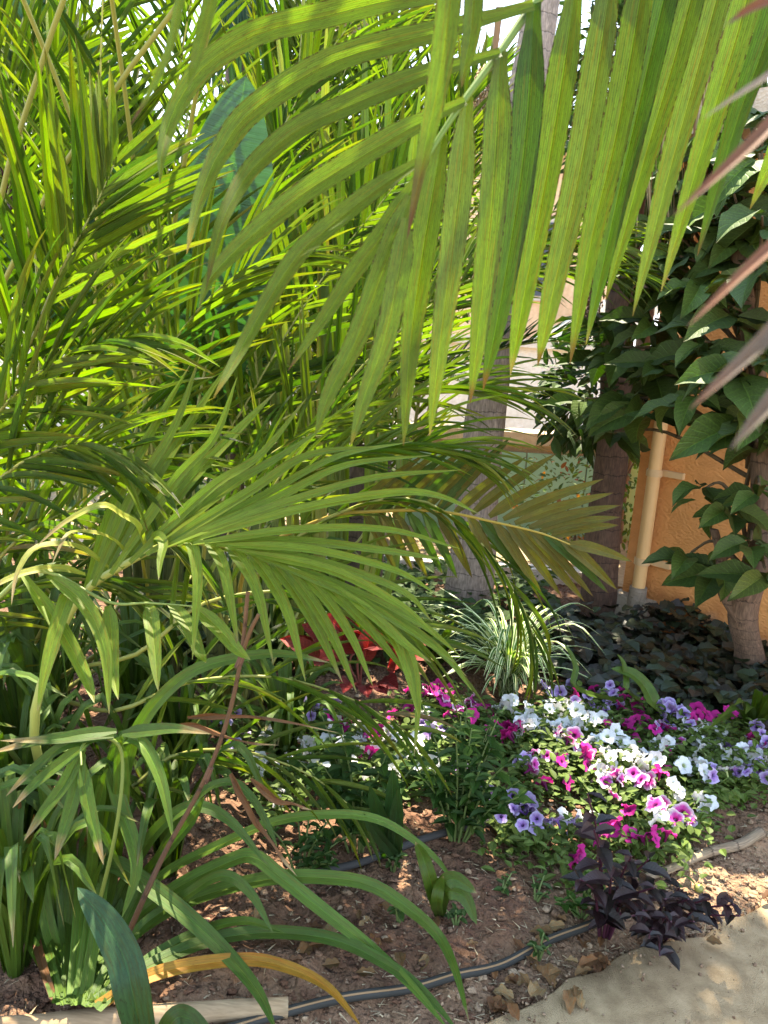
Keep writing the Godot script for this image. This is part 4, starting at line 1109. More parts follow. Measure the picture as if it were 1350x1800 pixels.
	for k in 5:
		var path := PackedVector3Array()
		for p in bud: path.append(p - bb + Vector3(sin(k * 1.26) * 0.02, 0, cos(k * 1.26) * 0.02))
		var m4 := MB.new()
		blade(m4, smooth(path, 12), 0.12, 3, Vector3(sin(k * 1.26), 0, cos(k * 1.26)), -0.7, Color(0.10, 0.018, 0.03), Color(0.07, 0.02, 0.03), 0.8)
		part("bract", m4.mesh(M.broad), bn)

	# dark hanging fan leaves high behind, and the dry skirt on the other side
	var fb2 := Vector3(P(430, -150, 5.12).x, 0, P(430, -150, 5.12).z)
	var fan := thing("fan_palm", "fan palm with dark blue green drooping blades behind the banana leaf", "palm", fb2)
	part("trunk", trunk_mesh(PackedVector3Array([Vector3(0, -0.1, 0), Vector3(0, 1.6, 0), P(430, -150, 5.12) - fb2]), 0.12, 0.09, Color(0.14, 0.11, 0.08), 0.1), fan)
	for k in 20:
		var x := 360 + k * 6.2
		strap(fan, "blade", [[430, -150 + rf(-30, 30), 5.1], [x * 0.6 + 170, -40, 5.0], [x, 60, 4.9], [x + rf(-8, 8), rf(120, 200), 4.9]], 15, {"tone": "teal", "ts": 0.98, "fold": 0.5})
	var sk := Vector3(P(1215, 900, 4.1).x, 0, P(1215, 900, 4.1).z)
	var ds := G(1215, 1120)
	var dp := thing("dry_skirt_palm", "palm hidden by the shrub with grey dry leaf strands hanging down", "palm", Vector3(ds.x, 0.0, ds.z))
	part("trunk", trunk_mesh(PackedVector3Array([Vector3(0, -0.1, 0), Vector3(0.02, 1.6, 0), Vector3(0.06, 3.2, 0)]), 0.075, 0.065, Color(0.2, 0.16, 0.12), 0.1), dp)
	for k in 8:
		var h := Vector3(cos(k * 0.785), 0, sin(k * 0.785))
		var o := dp.position + Vector3(0.06, 3.16, 0)
		frond(dp, PackedVector3Array([o, o + h * 0.22 + Vector3(0, 0.35, 0), o + h * 0.5 + Vector3(0, 0.5, 0)]), {"n": 24, "len": 0.25, "w": 0.025, "tones": ["green"], "stuff": true})
	for k in 34:
		var x := rf(1120, 1285)
		strap(dp, "dry_blade", [[1200 + rf(-20, 20), -120, 4.0], [x + 10, 40, 3.85], [x, rf(150, 250), 3.8], [x + rf(-14, 14), rf(300, 470), 3.8]], rf(6, 15), {"tone": pick(["dry", "dry", "brown"]), "ts": 0.9, "fold": 0.5, "mat": M.dry, "twist": rf(-2, 2)})

# ------------------------------------------------------------------ strap leaved plant in front
func build_strap_plant() -> void:
	var b := on(G(140, 1745))
	var pl := thing("strap_leaf_plant", "strap leaved plant with long green leaves arching over the soil", "plant", b)
	var d0 := b.distance_to(EYE) * 0.9
	var S := [
		[[[150, 1760], [228, 1624], [311, 1561], [404, 1515], [446, 1507], [492, 1541], [570, 1603], [643, 1660], [720, 1730], [790, 1812]], 44, "mid", "dry", 0.97],
		[[[150, 1770], [228, 1650], [337, 1582], [467, 1546], [570, 1543], [650, 1556], [717, 1597], [769, 1644], [800, 1706], [824, 1795]], 40, "mid", "dry", 0.985],
		[[[150, 1740], [210, 1610], [290, 1535], [389, 1484], [492, 1442], [596, 1432], [660, 1440], [712, 1466], [769, 1512], [802, 1562]], 28, "mid", "straw", 0.96],
		[[[120, 1740], [140, 1580], [190, 1520], [250, 1550], [316, 1600], [389, 1667], [451, 1740], [486, 1812]], 50, "green", "olive", 0.97],
		[[[170, 1770], [249, 1722], [332, 1698], [440, 1688], [518, 1706], [580, 1740], [636, 1806]], 37, "ochre", "ochre", 0.99],
		[[[170, 1760], [250, 1705], [330, 1668], [404, 1646], [492, 1640], [596, 1655], [690, 1702], [750, 1750], [805, 1812]], 38, "green", "green", 0.98],
		[[[140, 1750], [175, 1500], [200, 1340], [218, 1302], [250, 1308], [278, 1360], [292, 1410], [304, 1475]], 40, "mid", "straw", 0.95],
		[[[130, 1750], [150, 1500], [170, 1380], [190, 1345], [212, 1420], [235, 1490], [238, 1540], [214, 1614]], 46, "mid", "dry", 0.97],
		[[[140, 1750], [190, 1560], [212, 1420], [213, 1330], [216, 1290]], 46, "mid", "straw", 0.99],
		[[[150, 1750], [190, 1500], [225, 1330], [245, 1280], [285, 1225], [345, 1178], [425, 1156], [500, 1150], [580, 1165]], 40, "mid", "dry", 0.98],
		[[[140, 1750], [120, 1560], [90, 1440], [40, 1400], [-20, 1440]], 44, "green", "dry", 0.95],
		[[[120, 1750], [90, 1600], [50, 1500], [0, 1450], [-50, 1460]], 44, "green", "dry", 0.95],
		[[[100, 1750], [60, 1620], [20, 1560], [-40, 1540]], 46, "green", "dry", 0.95],
		[[[150, 1750], [200, 1600], [260, 1480], [330, 1420], [400, 1440], [470, 1520]], 38, "green", "dry", 0.96],
		[[[150, 1750], [220, 1590], [290, 1500], [340, 1440], [360, 1400]], 40, "green", "dry", 0.97],
		[[[130, 1760], [130, 1620], [120, 1500], [125, 1400], [120, 1330]], 44, "green", "dry", 0.97],
		[[[110, 1760], [95, 1620], [85, 1520], [80, 1420], [60, 1340]], 40, "green", "dry", 0.97],
		[[[140, 1760], [160, 1600], [165, 1480], [180, 1390], [190, 1350]], 44, "mid", "dry", 0.97],
		[[[160, 1770], [240, 1640], [320, 1580], [390, 1540], [440, 1570], [480, 1640]], 34, "green", "dry", 0.97],
		[[[170, 1775], [260, 1690], [350, 1640], [430, 1620], [500, 1640]], 34, "green", "dry", 0.97],
		[[[95, 1760], [70, 1680], [50, 1600], [10, 1560], [-10, 1600]], 22, "brown", "dry", 0.6],
		[[[160, 1760], [250, 1560], [340, 1410], [400, 1375], [440, 1400], [470, 1450], [487, 1488]], 26, "green", "straw", 0.95]]
	for k in 20:
		var u := rf(-60, 190)
		S.append([[[rf(90, 180), 1765], [lerpf(135, u, 0.45), rf(1610, 1660)], [lerpf(135, u, 0.8), rf(1480, 1560)], [u + rf(-40, 40), rf(1400, 1530)]], rf(22, 40), pick(["green", "green", "mid", "green"]), pick(["dry", "brown"]), rf(0.8, 0.97)])
	for k in S.size():
		var pts := []
		var m: int = S[k][0].size()
		for j in m:
			var f := float(j) / (m - 1)
			var q = S[k][0][j]
			# the arch leans out towards the path: depth falls from base to tip
			var dd := d0 - (0.12 + 0.02 * (k % 5)) * f + (0.02 * (k % 3))
			if k in [0, 1, 2, 5]: dd = d0 + 0.02 * k - 0.06 * f
			pts.append([q[0], q[1], dd])
		var p0 := b - EYE
		var bz := -(cam_xf.affine_inverse() * b).z
		pts[0][2] = bz
		strap(pl, "leaf", pts, S[k][1] * 0.65, {"tone": S[k][2], "tip": S[k][3], "ts": S[k][4], "kind": 1, "fold": 0.3, "segs": 30, "mat": M.strap, "upw": 0.8, "twist": rf(-0.2, 0.2)})
	var fb := on(G(262, 1880))
	var fl := thing("young_strap_plant", "young strap plant with one broad blue green leaf over the cane edging", "plant", fb)
	for q in [[[[250, 1850], [234, 1748], [216, 1680], [180, 1615], [136, 1560]], 62, "deep"], [[[255, 1850], [300, 1800], [330, 1790], [380, 1830]], 40, "dark"]]:
		var pts := []
		for j in q[0].size(): pts.append([q[0][j][0], q[0][j][1], 1.62 + 0.015 * j])
		pts[0] = [262, 1880, -(cam_xf.affine_inverse() * fb).z]
		strap(fl, "leaf", pts, q[1], {"tone": q[2], "tip": "teal", "ts": 0.9, "kind": 1, "fold": 0.25, "segs": 20, "mat": M.strap, "upw": 0.3, "twist": 0.1})
	# young fronds of a seedling palm beside it
	var sb := on(G(150, 1690))
	var seed_palm := thing("seedling_palm", "small seedling palm with grey tipped leaflets over the strap leaved plant", "palm", sb)
	var mb := MB.new()
	var rp := PackedVector3Array([Vector3(0, 0, 0)])
	for q in [[200, 1480, 1.8], [215, 1330, 1.76], [180, 1295, 1.72], [145, 1310, 1.68], [143, 1345, 1.64]]: rp.append(P(q[0], q[1], q[2]) - sb)
	tube(mb, smooth(rp, 24), 0.0055, 0.002, 6, Color(0.12, 0.16, 0.035))
	var fr := part("frond", mb.mesh(M.stem), seed_palm)
	for q in [[[[200, 1295], [120, 1298], [60, 1305], [-20, 1325]], 26, "green"], [[[180, 1298], [115, 1310], [60, 1350], [10, 1400]], 20, "green"], [[[160, 1302], [110, 1340], [60, 1380], [22, 1420]], 24, "mid"], [[[148, 1315], [112, 1380], [75, 1430], [42, 1478]], 24, "mid"],
			[[[146, 1325], [130, 1400], [112, 1460], [96, 1512]], 26, "mid"], [[[144, 1340], [152, 1400], [166, 1460], [182, 1520]], 26, "mid"], [[[215, 1290], [260, 1285], [310, 1282], [370, 1290]], 26, "green"], [[[205, 1285], [150, 1290], [90, 1300], [0, 1302]], 22, "green"]]:
		var pts := []
		for j in 4: pts.append([q[0][j][0], q[0][j][1], 1.7 - 0.02 * j])
		strap(fr, "leaflet", pts, q[1], {"tone": q[2], "tip": "dry", "ts": 0.72, "fold": 0.3, "upw": 0.6})

	# dead woody stem leaning across
	var tb := on(G(205, 1690))
	var st := thing("dead_stalk_plant", "dead brown woody plant stalk leaning up through the leaves", "dead plant", tb)
	mb = MB.new()
	var pth := PackedVector3Array([Vector3(0, -0.02, 0)])
	for q in [[235, 1620, 1.78], [290, 1500, 1.78], [350, 1390, 1.78], [395, 1280, 1.78], [422, 1165, 1.78], [436, 1040, 1.78]]: pth.append(P(q[0], q[1], q[2]) - tb)
	tube(mb, smooth(pth, 40), 0.0065, 0.004, 9, Color(0.085, 0.042, 0.02), Color(0.15, 0.078, 0.034), 0.45)
	part("stalk", mb.mesh(M.bark), st)
	for q in [[423, 1160], [365, 1362]]:
		mb = MB.new()
		var c := P(q[0], q[1], 1.78) - tb
		tube(mb, smooth(PackedVector3Array([c + Vector3(-0.006, -0.018, 0), c, c + Vector3(0.006, 0.018, 0)]), 6), 0.0075, 0.007, 9, Color(0.15, 0.08, 0.05), null, 0.5)
		part("node", mb.mesh(M.bark), st)
	mb = MB.new()
	tube(mb, smooth(PackedVector3Array([P(424, 1155, 1.78) - tb, P(440, 1110, 1.76) - tb, P(455, 1080, 1.75) - tb]), 8), 0.0045, 0.004, 7, Color(0.15, 0.08, 0.035), null, 0.4)
	part("branch", mb.mesh(M.bark), st)
	# dry leaves caught among the green ones
	var k := 0
	for q in [[[[330, 1262, 2.1], [400, 1256, 2.08], [480, 1262, 2.05], [595, 1288, 2.0]], 12, "long curled red brown dry leaf lying across the palm leaflets"], [[[440, 1370, 2.05], [480, 1400, 2.05], [520, 1412, 2.05], [548, 1424, 2.05]], 14, "crumpled brown dry leaf hanging above the leafy bush"],
			[[[405, 1360, 2.0], [440, 1420, 2.0], [480, 1480, 2.0], [522, 1540, 2.0]], 16, "narrow rust brown dry leaf pointing down at the soil"], [[[300, 1280, 2.05], [350, 1275, 2.05], [420, 1300, 2.05], [490, 1310, 2.05]], 12, "thin brown dry leaf strip under the arching palm frond"]]:
		var at := P(q[0][0][0], q[0][0][1], q[0][0][2])
		var dl := thing("dry_leaf", q[2], "leaf", at)
		strap(dl, "blade", q[0], q[1], {"tone": "brown", "tip": "dry", "ts": 0.8, "fold": 0.9, "mat": M.dry, "twist": 2.6, "kind": 0, "wavy": 0.35, "segs": 24})
		k += 1

func build_undergrowth() -> void:
	for q in [[-1.05, -2.35, 0.75], [-1.5, -2.5, 0.95], [-1.3, -3.1, 1.0], [-1.9, -3.0, 1.1], [-0.85, -2.75, 0.65], [-0.55, -3.5, 0.7], [-1.75, -2.1, 0.9], [-1.0, -3.8, 0.9], [-2.2, -3.6, 1.1], [-0.62, -2.5, 0.5], [-0.82, -1.72, 0.5], [-1.1, -1.75, 0.6], [-0.95, -2.0, 0.62], [-0.55, -2.1, 0.45], [-1.3, -2.1, 0.7], [-0.3, -2.75, 0.42]]:
		var b := on(Vector3(q[0], 0, q[1]))
		var pl := thing("lily_clump", "dark strap leaved lily clump in the shade under the palms", "plant", b, "lily clumps under the palms")
		for k in 34:
			var a := rf(0, TAU)
			var L: float = q[2] * rf(0.7, 1.15)
			var h := Vector3(cos(a), 0, sin(a)) * L * rf(0.15, 0.6)
			var mb := MB.new()
			blade(mb, smooth(PackedVector3Array([h * 0.1, h * 0.35 + Vector3(0, L * 0.6, 0), h * 0.8 + Vector3(0, L * rf(0.75, 0.95), 0), h * 1.2 + Vector3(0, L * rf(0.4, 0.9), 0)]), 9), rf(0.018, 0.034), 1, Vector3.UP - h.normalized() * 0.6 + Vector3(0, 0, 0.4), 0.3, TONES[pick(["green", "mid", "green"])], TONES.dry, 0.96)
			part("leaf", mb.mesh(M.strap), pl)

# ------------------------------------------------------------------ big leaved shrub by the house
func build_shrub() -> void:
	var b := on(G(1310, 1205))
	var sh := thing("large_leaf_shrub", "shrub with large dark green leaves growing before the orange wall", "shrub", b)
	var col := Color(0.20, 0.13, 0.085)
	var fork := P(1306, 1075, 3.72) - b
	part("trunk", trunk_mesh(PackedVector3Array([Vector3(-0.02, -0.08, 0), Vector3(0.0, 0.12, 0), fork, P(1335, 960, 3.68) - b, P(1340, 800, 3.62) - b, P(1320, 600, 3.6) - b, P(1290, 380, 3.6) - b]), 0.08, 0.035, col, 0.0, 0.5), sh)
	var limb := PackedVector3Array([fork + Vector3(0, -0.05, 0), P(1272, 1040, 3.7) - b, P(1268, 980, 3.68) - b, P(1255, 930, 3.68) - b])
	part("branch", trunk_mesh(limb, 0.035, 0.018, col), sh)
	var spots := []
	for q in [[1165, 640, 3.2], [1240, 600, 3.2], [1335, 480, 3.3], [1225, 690, 3.15], [1300, 640, 3.2], [1230, 510, 3.3], [1150, 560, 3.4], [1095, 610, 3.5], [1195, 450, 3.5], [1290, 340, 3.5], [1335, 270, 3.5], [1310, 740, 3.3],
			[1235, 860, 3.6], [1285, 900, 3.6], [1320, 950, 3.6], [1215, 970, 3.75], [1262, 1000, 3.75], [1335, 850, 3.4], [1110, 700, 3.6], [1080, 760, 3.8], [1060, 640, 3.9], [1150, 390, 3.7], [1100, 480, 3.7], [1250, 400, 3.6],
			[1190, 310, 3.8], [1240, 260, 3.8], [1300, 220, 3.8], [1340, 380, 3.4], [1140, 720, 3.5], [1340, 620, 3.3], [1130, 450, 3.6], [1290, 540, 3.4], [1345, 720, 3.3], [1060, 560, 3.9], [1030, 700, 4.0], [1345, 1000, 3.6], [1270, 640, 3.75], [1200, 600, 3.8], [1320, 560, 3.7], [1170, 500, 3.85], [1270, 470, 3.8], [1330, 780, 3.7], [1220, 380, 3.9], [1300, 400, 3.8], [1100, 560, 3.9], [1150, 660, 3.8]]:
		spots.append(q)
	for q in spots:
		var wd: float = 4.55 - (q[0] - 1086.0) / 264.0 * 0.65
		q[2] = wd - 0.3 - 0.42 * clampf(1.0 - (q[2] - 3.15) / 0.85, 0.0, 1.0)
	var meshes := []
	for v in 6:
		var g := 0.8 + 0.16 * v
		meshes.append(unit_leaf(3, 0.25 + 0.3 * v, Color(0.072 * g, 0.122 * g, 0.024 * g) if v < 5 else Color(0.13, 0.16, 0.03), Color(0.08, 0.07, 0.02), 0.96 if v % 2 else 0.99, M.broad, 0.10, 10, 0.1 * (v - 2), 0.08))
	var extra := spots.size()
	for q in [[1150, 330, 4.1], [1210, 250, 4.0], [1270, 300, 3.8], [1330, 330, 3.6], [1240, 330, 3.8], [1340, 200, 3.6], [1290, 250, 3.75], [1180, 400, 3.95], [1310, 450, 3.65], [1230, 440, 3.8], [1120, 620, 4.0], [1200, 520, 3.85]]: spots.append(q)
	var rest := []
	var wood := MB.new()
	for si in spots.size():
		var q = spots[si]
		var c := P(q[0], q[1], q[2]) - b
		var near := fork.lerp(P(1320, 600, 3.75) - b, clampf((1070.0 - q[1]) / 620.0, 0.05, 1.0))
		tube(wood, smooth(PackedVector3Array([near, near.lerp(c, 0.6) + Vector3(0, 0.08, 0), c]), 10), 0.011, 0.005, 6, Color(0.15, 0.11, 0.06))
		var n := rng.randi_range(6, 8)
		var a0 := rf(0, TAU)
		for k in n:
			var a := a0 + TAU * k / n + rf(-0.3, 0.3)
			var dir := Vector3(cos(a), rf(-0.45, 0.15), sin(a))
			var L := rf(0.14, 0.32) * (0.8 if q[1] > 800 else 1.12 if q[2] < 3.45 else 1.0)
			if si >= extra:
				rest.append(leaf_xf(c + dir * 0.02, dir, Vector3.UP * 0.8 + Vector3(rf(-0.5, 0.4), 0, rf(0.0, 1.1)), L, L * rf(0.42, 0.54)))
				continue
			part("leaf", meshes[mini(rng.randi() % 16, 15) % 5] if rng.randf() > 0.04 else meshes[5], sh, leaf_xf(c + Vector3(0, rf(-0.05, 0.03), 0) + dir * 0.02, dir, Vector3.UP * 0.8 + Vector3(rf(-0.5, 0.4), 0, rf(0.0, 1.1)), L, L * rf(0.42, 0.54)))
	heap("leaves", meshes[1], rest, sh)
	part("twigs", wood.mesh(M.bark), sh)

# ------------------------------------------------------------------ flowers
func petunia_mesh(kind: String, v: int) -> ArrayMesh:
	var mb := MB.new()
	var na := 35
	var rows := [[0.10, -1.0], [0.13, -0.55], [0.20, -0.18], [0.34, 0.0], [0.62, 0.06], [0.85, 0.05], [1.0, -0.02]]
	var ph := v * 1.7
	for r in rows.size():
		var f: float = rows[r][0]
		for s in na + 1:
			var a := TAU * s / na
			var lobe: float = 1.0 - 0.16 * pow(absf(cos(a * 2.5)), 3.0) * smoothstep(0.4, 1.0, f)
			var ruff: float = (0.13 * sin(a * 5.0 + ph) + 0.09 * sin(a * 11.0 + ph * 2.0) + 0.12 * sin(a * 2.0 + ph * 3.0)) * smoothstep(0.35, 1.0, f)
			var p := Vector3(cos(a) * f * lobe, rows[r][1] + ruff + 0.10 * (v % 3 - 1) * f, sin(a) * f * lobe) * 0.036
			var vein := 0.5 + 0.5 * cos(a * 5.0) * 0.6 + 0.2 * cos(a * 15.0)
			var c: Color
			match kind:
				"white": c = Color(0.45, 0.55, 0.2).lerp(Color(0.84, 0.84, 0.82), smoothstep(0.12, 0.36, f))
				"magenta": c = Color(0.10, 0.004, 0.05).lerp(Color(0.60, 0.022, 0.27), smoothstep(0.15, 0.6, f + 0.15 * (1.0 - vein)))
				"rose": c = Color(0.16, 0.005, 0.09).lerp(Color(0.62, 0.04, 0.36), smoothstep(0.12, 0.4, f)).lerp(Color(0.82, 0.66, 0.78), smoothstep(0.55, 0.95, f + 0.12 * (vein - 0.5)))
				_: c = Color(0.035, 0.01, 0.09).lerp(Color(0.32, 0.17, 0.48), smoothstep(0.18, 0.45, f + 0.2 * (1.0 - vein))).lerp(Color(0.60, 0.50, 0.74), smoothstep(0.45, 0.9, f + 0.2 * (0.5 - vein)))
			var n := Vector3(cos(a) * -0.35, 1.0, sin(a) * -0.35).normalized() if r >= 3 else Vector3(cos(a) * -1.0, 0.6, sin(a) * -1.0).normalized()
			mb.add(p, n, Vector2(float(s) / na, f), c)
	for r in rows.size() - 1:
		for s in na:
			var q := r * (na + 1) + s
			mb.quad(q, q + na + 1, q + na + 2, q + 1)
	return mb.mesh(M.petal)

func build_flowers() -> void:
	var L := {
		"white": [[170,680],[215,850],[130,820],[590,690],[640,700],[560,720],[700,670],[660,650],[740,720],[760,700],[720,690],[610,740],[545,700],[690,740],[805,760],[640,665],[760,795],[790,810],[780,875],[820,825],[880,850],[900,810],[940,820],[970,835],[990,800],[1010,775],[1130,780],[1150,790],[1100,750],[1180,725],[1090,860],[1120,850],[1140,890],[1160,880],[1050,940],[1155,985],[1290,830],[1020,1030],[720,1035],[870,845],[435,660],[460,670],[520,710],[1075,735],[1170,770],[1310,820],[840,800],[-250,615],[-290,730],[-145,770],[-270,830],[-375,840],[-50,870],[210,848],[165,790],[-345,945],[-220,790],[20,800],[-100,700],[60,860],[-180,850],[90,760],[-20,760]],
		"magenta": [[195,590],[220,600],[240,605],[165,620],[265,680],[350,690],[385,655],[430,715],[460,730],[470,755],[440,745],[480,720],[530,750],[500,750],[840,710],[880,725],[900,700],[870,740],[980,730],[1010,730],[890,775],[970,800],[1000,812],[1280,765],[755,597],[865,622],[855,655],[985,880],[1003,878],[650,830],[735,820],[672,915],[590,915],[835,1045],[925,1100],[1010,1085],[880,1000],[700,1178],[770,1110],[1110,670],[1100,700],[1135,720],[1225,675],[740,860],[-95,725],[-35,830],[75,685],[0,750],[-840,460],[-840,560],[-130,690]],
		"rose": [[545,868],[600,825],[930,910],[1060,1020],[835,890],[675,770],[780,870],[815,905],[870,930],[962,988],[250,625],[300,660],[740,795],[1050,775]],
		"purple": [[645,610],[825,612],[190,720],[800,672],[740,625],[995,700],[1030,670],[1065,685],[1215,795],[1330,750],[1280,870],[1250,880],[1335,790],[430,945],[490,1005],[515,975],[565,1040],[635,1045],[500,850],[250,740],[290,865],[770,665],[1320,870],[1190,870],[745,640],[1045,690],[-375,540],[-400,560],[-230,625],[-310,655],[-425,750],[-490,710],[-330,570],[-120,640],[-200,690]]}
	var labels := {"white": "petunia plant with white ruffled trumpet flowers in the flower bed", "magenta": "petunia plant with deep magenta trumpet flowers in the flower bed",
		"rose": "petunia plant with pink flowers edged in white in the flower bed", "purple": "petunia plant with pale violet dark eyed flowers in the flower bed"}
	var lm := []
	for v in 3:
		var g := 0.85 + 0.2 * v
		lm.append(unit_leaf(2, 0.5 + 0.2 * v, Color(0.17 * g, 0.25 * g, 0.06 * g), Color(0.17, 0.25, 0.06), 1.0, M.soft, 0.06, 4))
	for kind in L:
		var fm := []
		for v in 5: fm.append(petunia_mesh(kind, v))
		var groups := []
		var many := []
		for q in L[kind]:
			many.append(q)
			for j in 3:
				if rng.randf() < (0.4 if kind == "magenta" else 0.8): many.append([q[0] + rf(-60, 60), q[1] + rf(-30, 34)])
		for q in many:
			var h := rf(0.12, 0.19)
			var p := G(650 + q[0] / 1.929, 900 + q[1] / 1.929, h)
			var done := false
			for g in groups:
				if g.size() < 9 and g[0].distance_to(p) < 0.26:
					g.append(p); done = true
					break
			if not done: groups.append([p])
		for g in groups:
			var c := Vector3.ZERO
			for p in g: c += p
			c /= g.size()
			var base := on(c)
			var pl := thing("petunia_plant", labels[kind], "flower", base, kind + " petunias in the flower bed")
			var st := MB.new()
			for p in g:
				var e: Vector3 = p - base
				var nrm := Vector3(rf(-0.9, 0.8), rf(0.3, 0.9), rf(-0.7, 0.9)).normalized()
				var s := rf(0.66, 1.05) * (0.9 if kind == "purple" else 1.0)
				var xf := leaf_xf(e, perp(Vector3(cos(rf(0, TAU)), 0, sin(rf(0, TAU))), nrm), nrm, 1.0, 1.0)
				xf.basis = xf.basis.scaled(Vector3.ONE * s)
				part("flower", pick(fm), pl, xf)
				tube(st, smooth(PackedVector3Array([Vector3(e.x * 0.3, 0, e.z * 0.3), Vector3(e.x * 0.7, e.y * 0.5, e.z * 0.7), e - nrm * 0.03]), 6), 0.0022, 0.0022, 5, Color(0.15, 0.22, 0.05), null, 0.0, false)
			part("stems", st.mesh(M.stem), pl)
			var sets := [[], [], []]
			for p in g:
				for k in 22:
					var a := rf(0, TAU); var r := rf(0.0, 0.13)
					var q: Vector3 = Vector3(p.x - base.x + cos(a) * r, 0, p.z - base.z + sin(a) * r)
					q.y = rf(0.015, 0.125)
					if k < 4: q = (p - base) * Vector3(1, rf(0.3, 0.8), 1) + Vector3(rf(-0.02, 0.02), 0, rf(-0.02, 0.02))
					a = rf(0, TAU)
					sets[rng.randi() % 3].append(leaf_xf(q, Vector3(cos(a), rf(-0.1, 0.7), sin(a)), Vector3.UP + Vector3(rf(-0.5, 0.5), 0, rf(-0.5, 0.5)), rf(0.028, 0.05), rf(0.016, 0.026)))
			for v in 3: heap("foliage", lm[v], sets[v], pl)

# a small plant: stems with individual leaves
func leafy(called: String, label: String, category: String, b: Vector3, stems: Array, nleaf: int, ln: float, wr: float, cols: Array, m: Material, kind := 3, droop := 0.5, stemc := Color(0.1, 0.14, 0.04)) -> Node3D:
	var pl := thing(called, label, category, b)
	var lm := []
	for v in cols.size(): lm.append(unit_leaf(kind, droop + 0.25 * v, cols[v], cols[v], 1.0, m, 0.09, 7, 0.1 * (v - 1), 0.08))
	var st := MB.new()
	for e in stems:
		var path := smooth(PackedVector3Array([Vector3(e.x * 0.15, 0, e.z * 0.15), Vector3(e.x * 0.5, e.y * 0.6, e.z * 0.5), e]), 10)
		tube(st, path, 0.0045, 0.002, 6, stemc)
		var a0 := rf(0, TAU)
		for k in nleaf:
			var f := 0.2 + 0.8 * (k + 1.0) / nleaf
			var p := path[clampi(int(f * 10), 0, 10)]
			var a := a0 + k * 2.4
			var dir := Vector3(cos(a), rf(-0.15, 0.5), sin(a))
			var L := ln * rf(0.65, 1.15) * (1.0 if k < nleaf - 2 else 0.7)
			part("leaf", pick(lm), pl, leaf_xf(p, dir, Vector3.UP + Vector3(rf(-0.3, 0.3), 0, rf(-0.1, 0.4)), L, L * wr))
	part("stems", st.mesh(M.stem), pl)
	return pl

